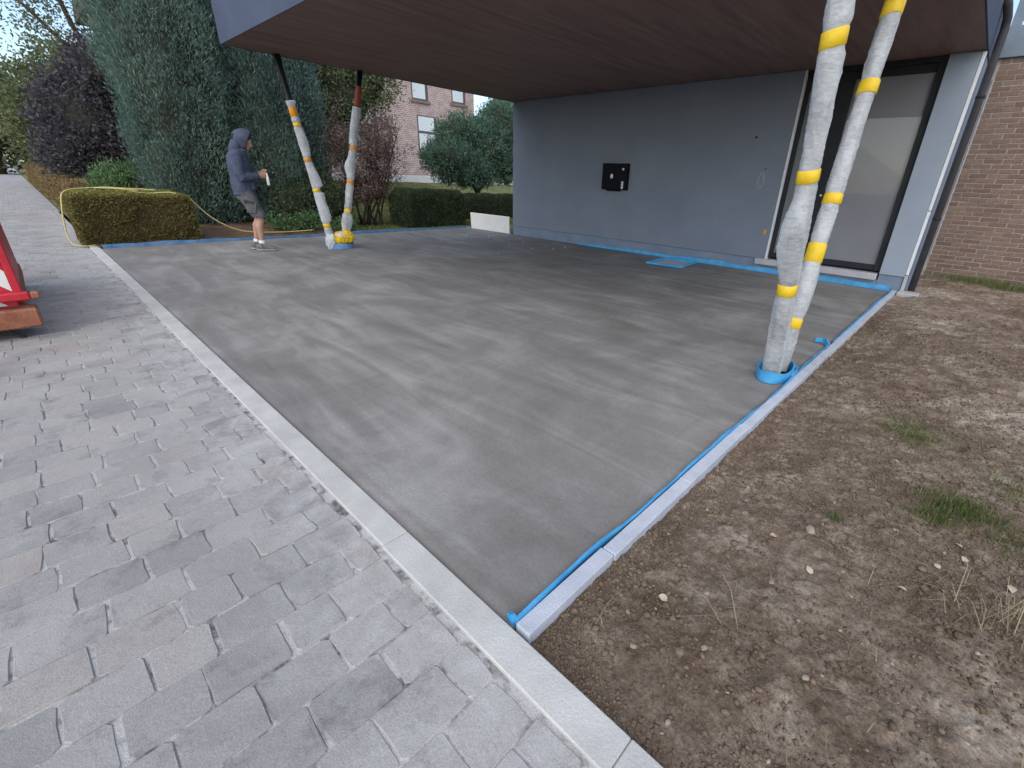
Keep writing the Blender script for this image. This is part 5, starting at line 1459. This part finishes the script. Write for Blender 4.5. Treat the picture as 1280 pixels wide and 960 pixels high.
    for s in (1, -1):
        hip, knee, ank = hips[s]
        so.tube([hip+Vector((0, 0, -.0)), hip.lerp(knee, .3), hip.lerp(knee, .65), knee+Vector((0.005, 0, 0.045)), knee+Vector((0.005, 0, 0.02))],
                [(0.098, 0.118), (0.100, 0.115), (0.098, 0.104), (0.098, 0.098), (0.094, 0.094)], 18, side=(0, 1, 0))
    fuse('shorts', so, M['shorts'], P, 0.010, 4)
    for s in (1, -1):
        hip, knee, ank = hips[s]
        c_ = hip.lerp(knee, .58)
        box('cargo_pocket', (-0.065, -0.014, -0.085), (0.065, 0.014, 0.085), M['shorts'], P, 0.012, Matrix.Translation(c_+Vector((-0.01, 0.098*s, 0)))@Matrix.Rotation(R(12), 4, 'Y'))
        box('pocket_flap', (-0.068, -0.019, -0.02), (0.068, 0.019, 0.02), M['shortsdark'], P, 0.008, Matrix.Translation(c_+Vector((-0.03, 0.100*s, 0.085)))@Matrix.Rotation(R(12), 4, 'Y'))
        tube('sock', [ank+Vector((0.003, 0, 0.065)), ank+Vector((0, 0, 0.02)), ank-Vector((0, 0, 0.03))], [0.043, 0.043, 0.046], M['sock'], P, 14)
        fx, fy = foot[s]
        sh = MB()
        sh.tube([(fx-0.105, fy, 0.05), (fx-0.085, fy, 0.062), (fx-0.02, fy, 0.068), (fx+0.06, fy, 0.056), (fx+0.13, fy*1.06, 0.042), (fx+0.175, fy*1.08, 0.034)],
                [(0.020, 0.028), (0.040, 0.050), (0.044, 0.058), (0.048, 0.044), (0.050, 0.032), (0.026, 0.020)], 14, side=(0, 1, 0))
        sh.tube([(fx-0.035, fy, 0.06), (fx-0.03, fy, 0.125)], [(0.050, 0.056), (0.048, 0.052)], 14, side=(0, 1, 0))
        fuse('shoe', sh, M['shoe'], P, 0.008, 2)
        tube('sole', [(fx-0.112, fy, 0.012), (fx-0.09, fy, 0.013), (fx+0.0, fy, 0.013), (fx+0.10, fy*1.04, 0.013), (fx+0.16, fy*1.08, 0.013), (fx+0.188, fy*1.08, 0.016)],
             [(0.022, 0.013), (0.040, 0.014), (0.043, 0.013), (0.050, 0.013), (0.044, 0.013), (0.016, 0.012)], M['sole'], P, 12, side=(0, 1, 0))
    box('leg_badge', (-0.012, -0.004, -0.02), (0.012, 0.004, 0.02), M['whitep'], P, 0.002, Matrix.Translation((-0.03, -0.182, 0.80)))
    return P
PL = Vector((-8.06, 1.84, 0.0)); PR = R(66)
person(PL, PR)
# what the person holds: white spray bottle hanging from one hand, small dark tool in the other
hm_ = Matrix.Translation(PL) @ Matrix.Rotation(PR, 4, 'Z')
def heldpt(x, y, z): return hm_ @ Vector((x, y, z))
sb = empty('spray_bottle', heldpt(0.30, -0.02, 1.0), PR); tag(sb, 'slim white bottle held in the hand of the hooded person', 'bottle')
tube('bottle_body', [(0, 0, 0.0), (0, 0, 0.008), (0, 0, 0.11), (0, 0, 0.14), (0, 0, 0.155), (0, 0, 0.185)], [0.018, 0.022, 0.022, 0.016, 0.010, 0.010], M['whitep'], sb, 14)
tube('bottle_cap', [(0, 0, 0.186), (0, 0, 0.205)], 0.012, M['steel'], sb, 12)
tl_ = empty('hand_tool', heldpt(0.335, 0.02, 1.175), PR); tag(tl_, 'small dark fitting held between the hands of the hooded person', 'tool')
tube('grip', [(-0.03, -0.035, 0), (0.0, 0.0, 0.005), (0.03, 0.03, 0.01)], [0.012, 0.014, 0.012], M['steel'], tl_, 10)
tube('nozzle', [(0.032, 0.031, 0.010), (0.055, 0.05, 0.02)], [0.010, 0.007], M['sill'], tl_, 10)

# few scraps on the far part of the slab
r_ = np.random.default_rng(12); n = 26
xy = np.stack([-8.8+r_.random(n)*3.6, 4.6+r_.random(n)*2.2], -1)
o = scatter_rocks('slab_scraps', xy, 0.006+0.010*r_.random(n)**2, M['board'], seed=5, flat=0.5, zfun=lambda a, b: np.zeros(len(a)))
tag(o, 'tiny pale scraps of debris on the slab near the white board', 'debris', kind='stuff')
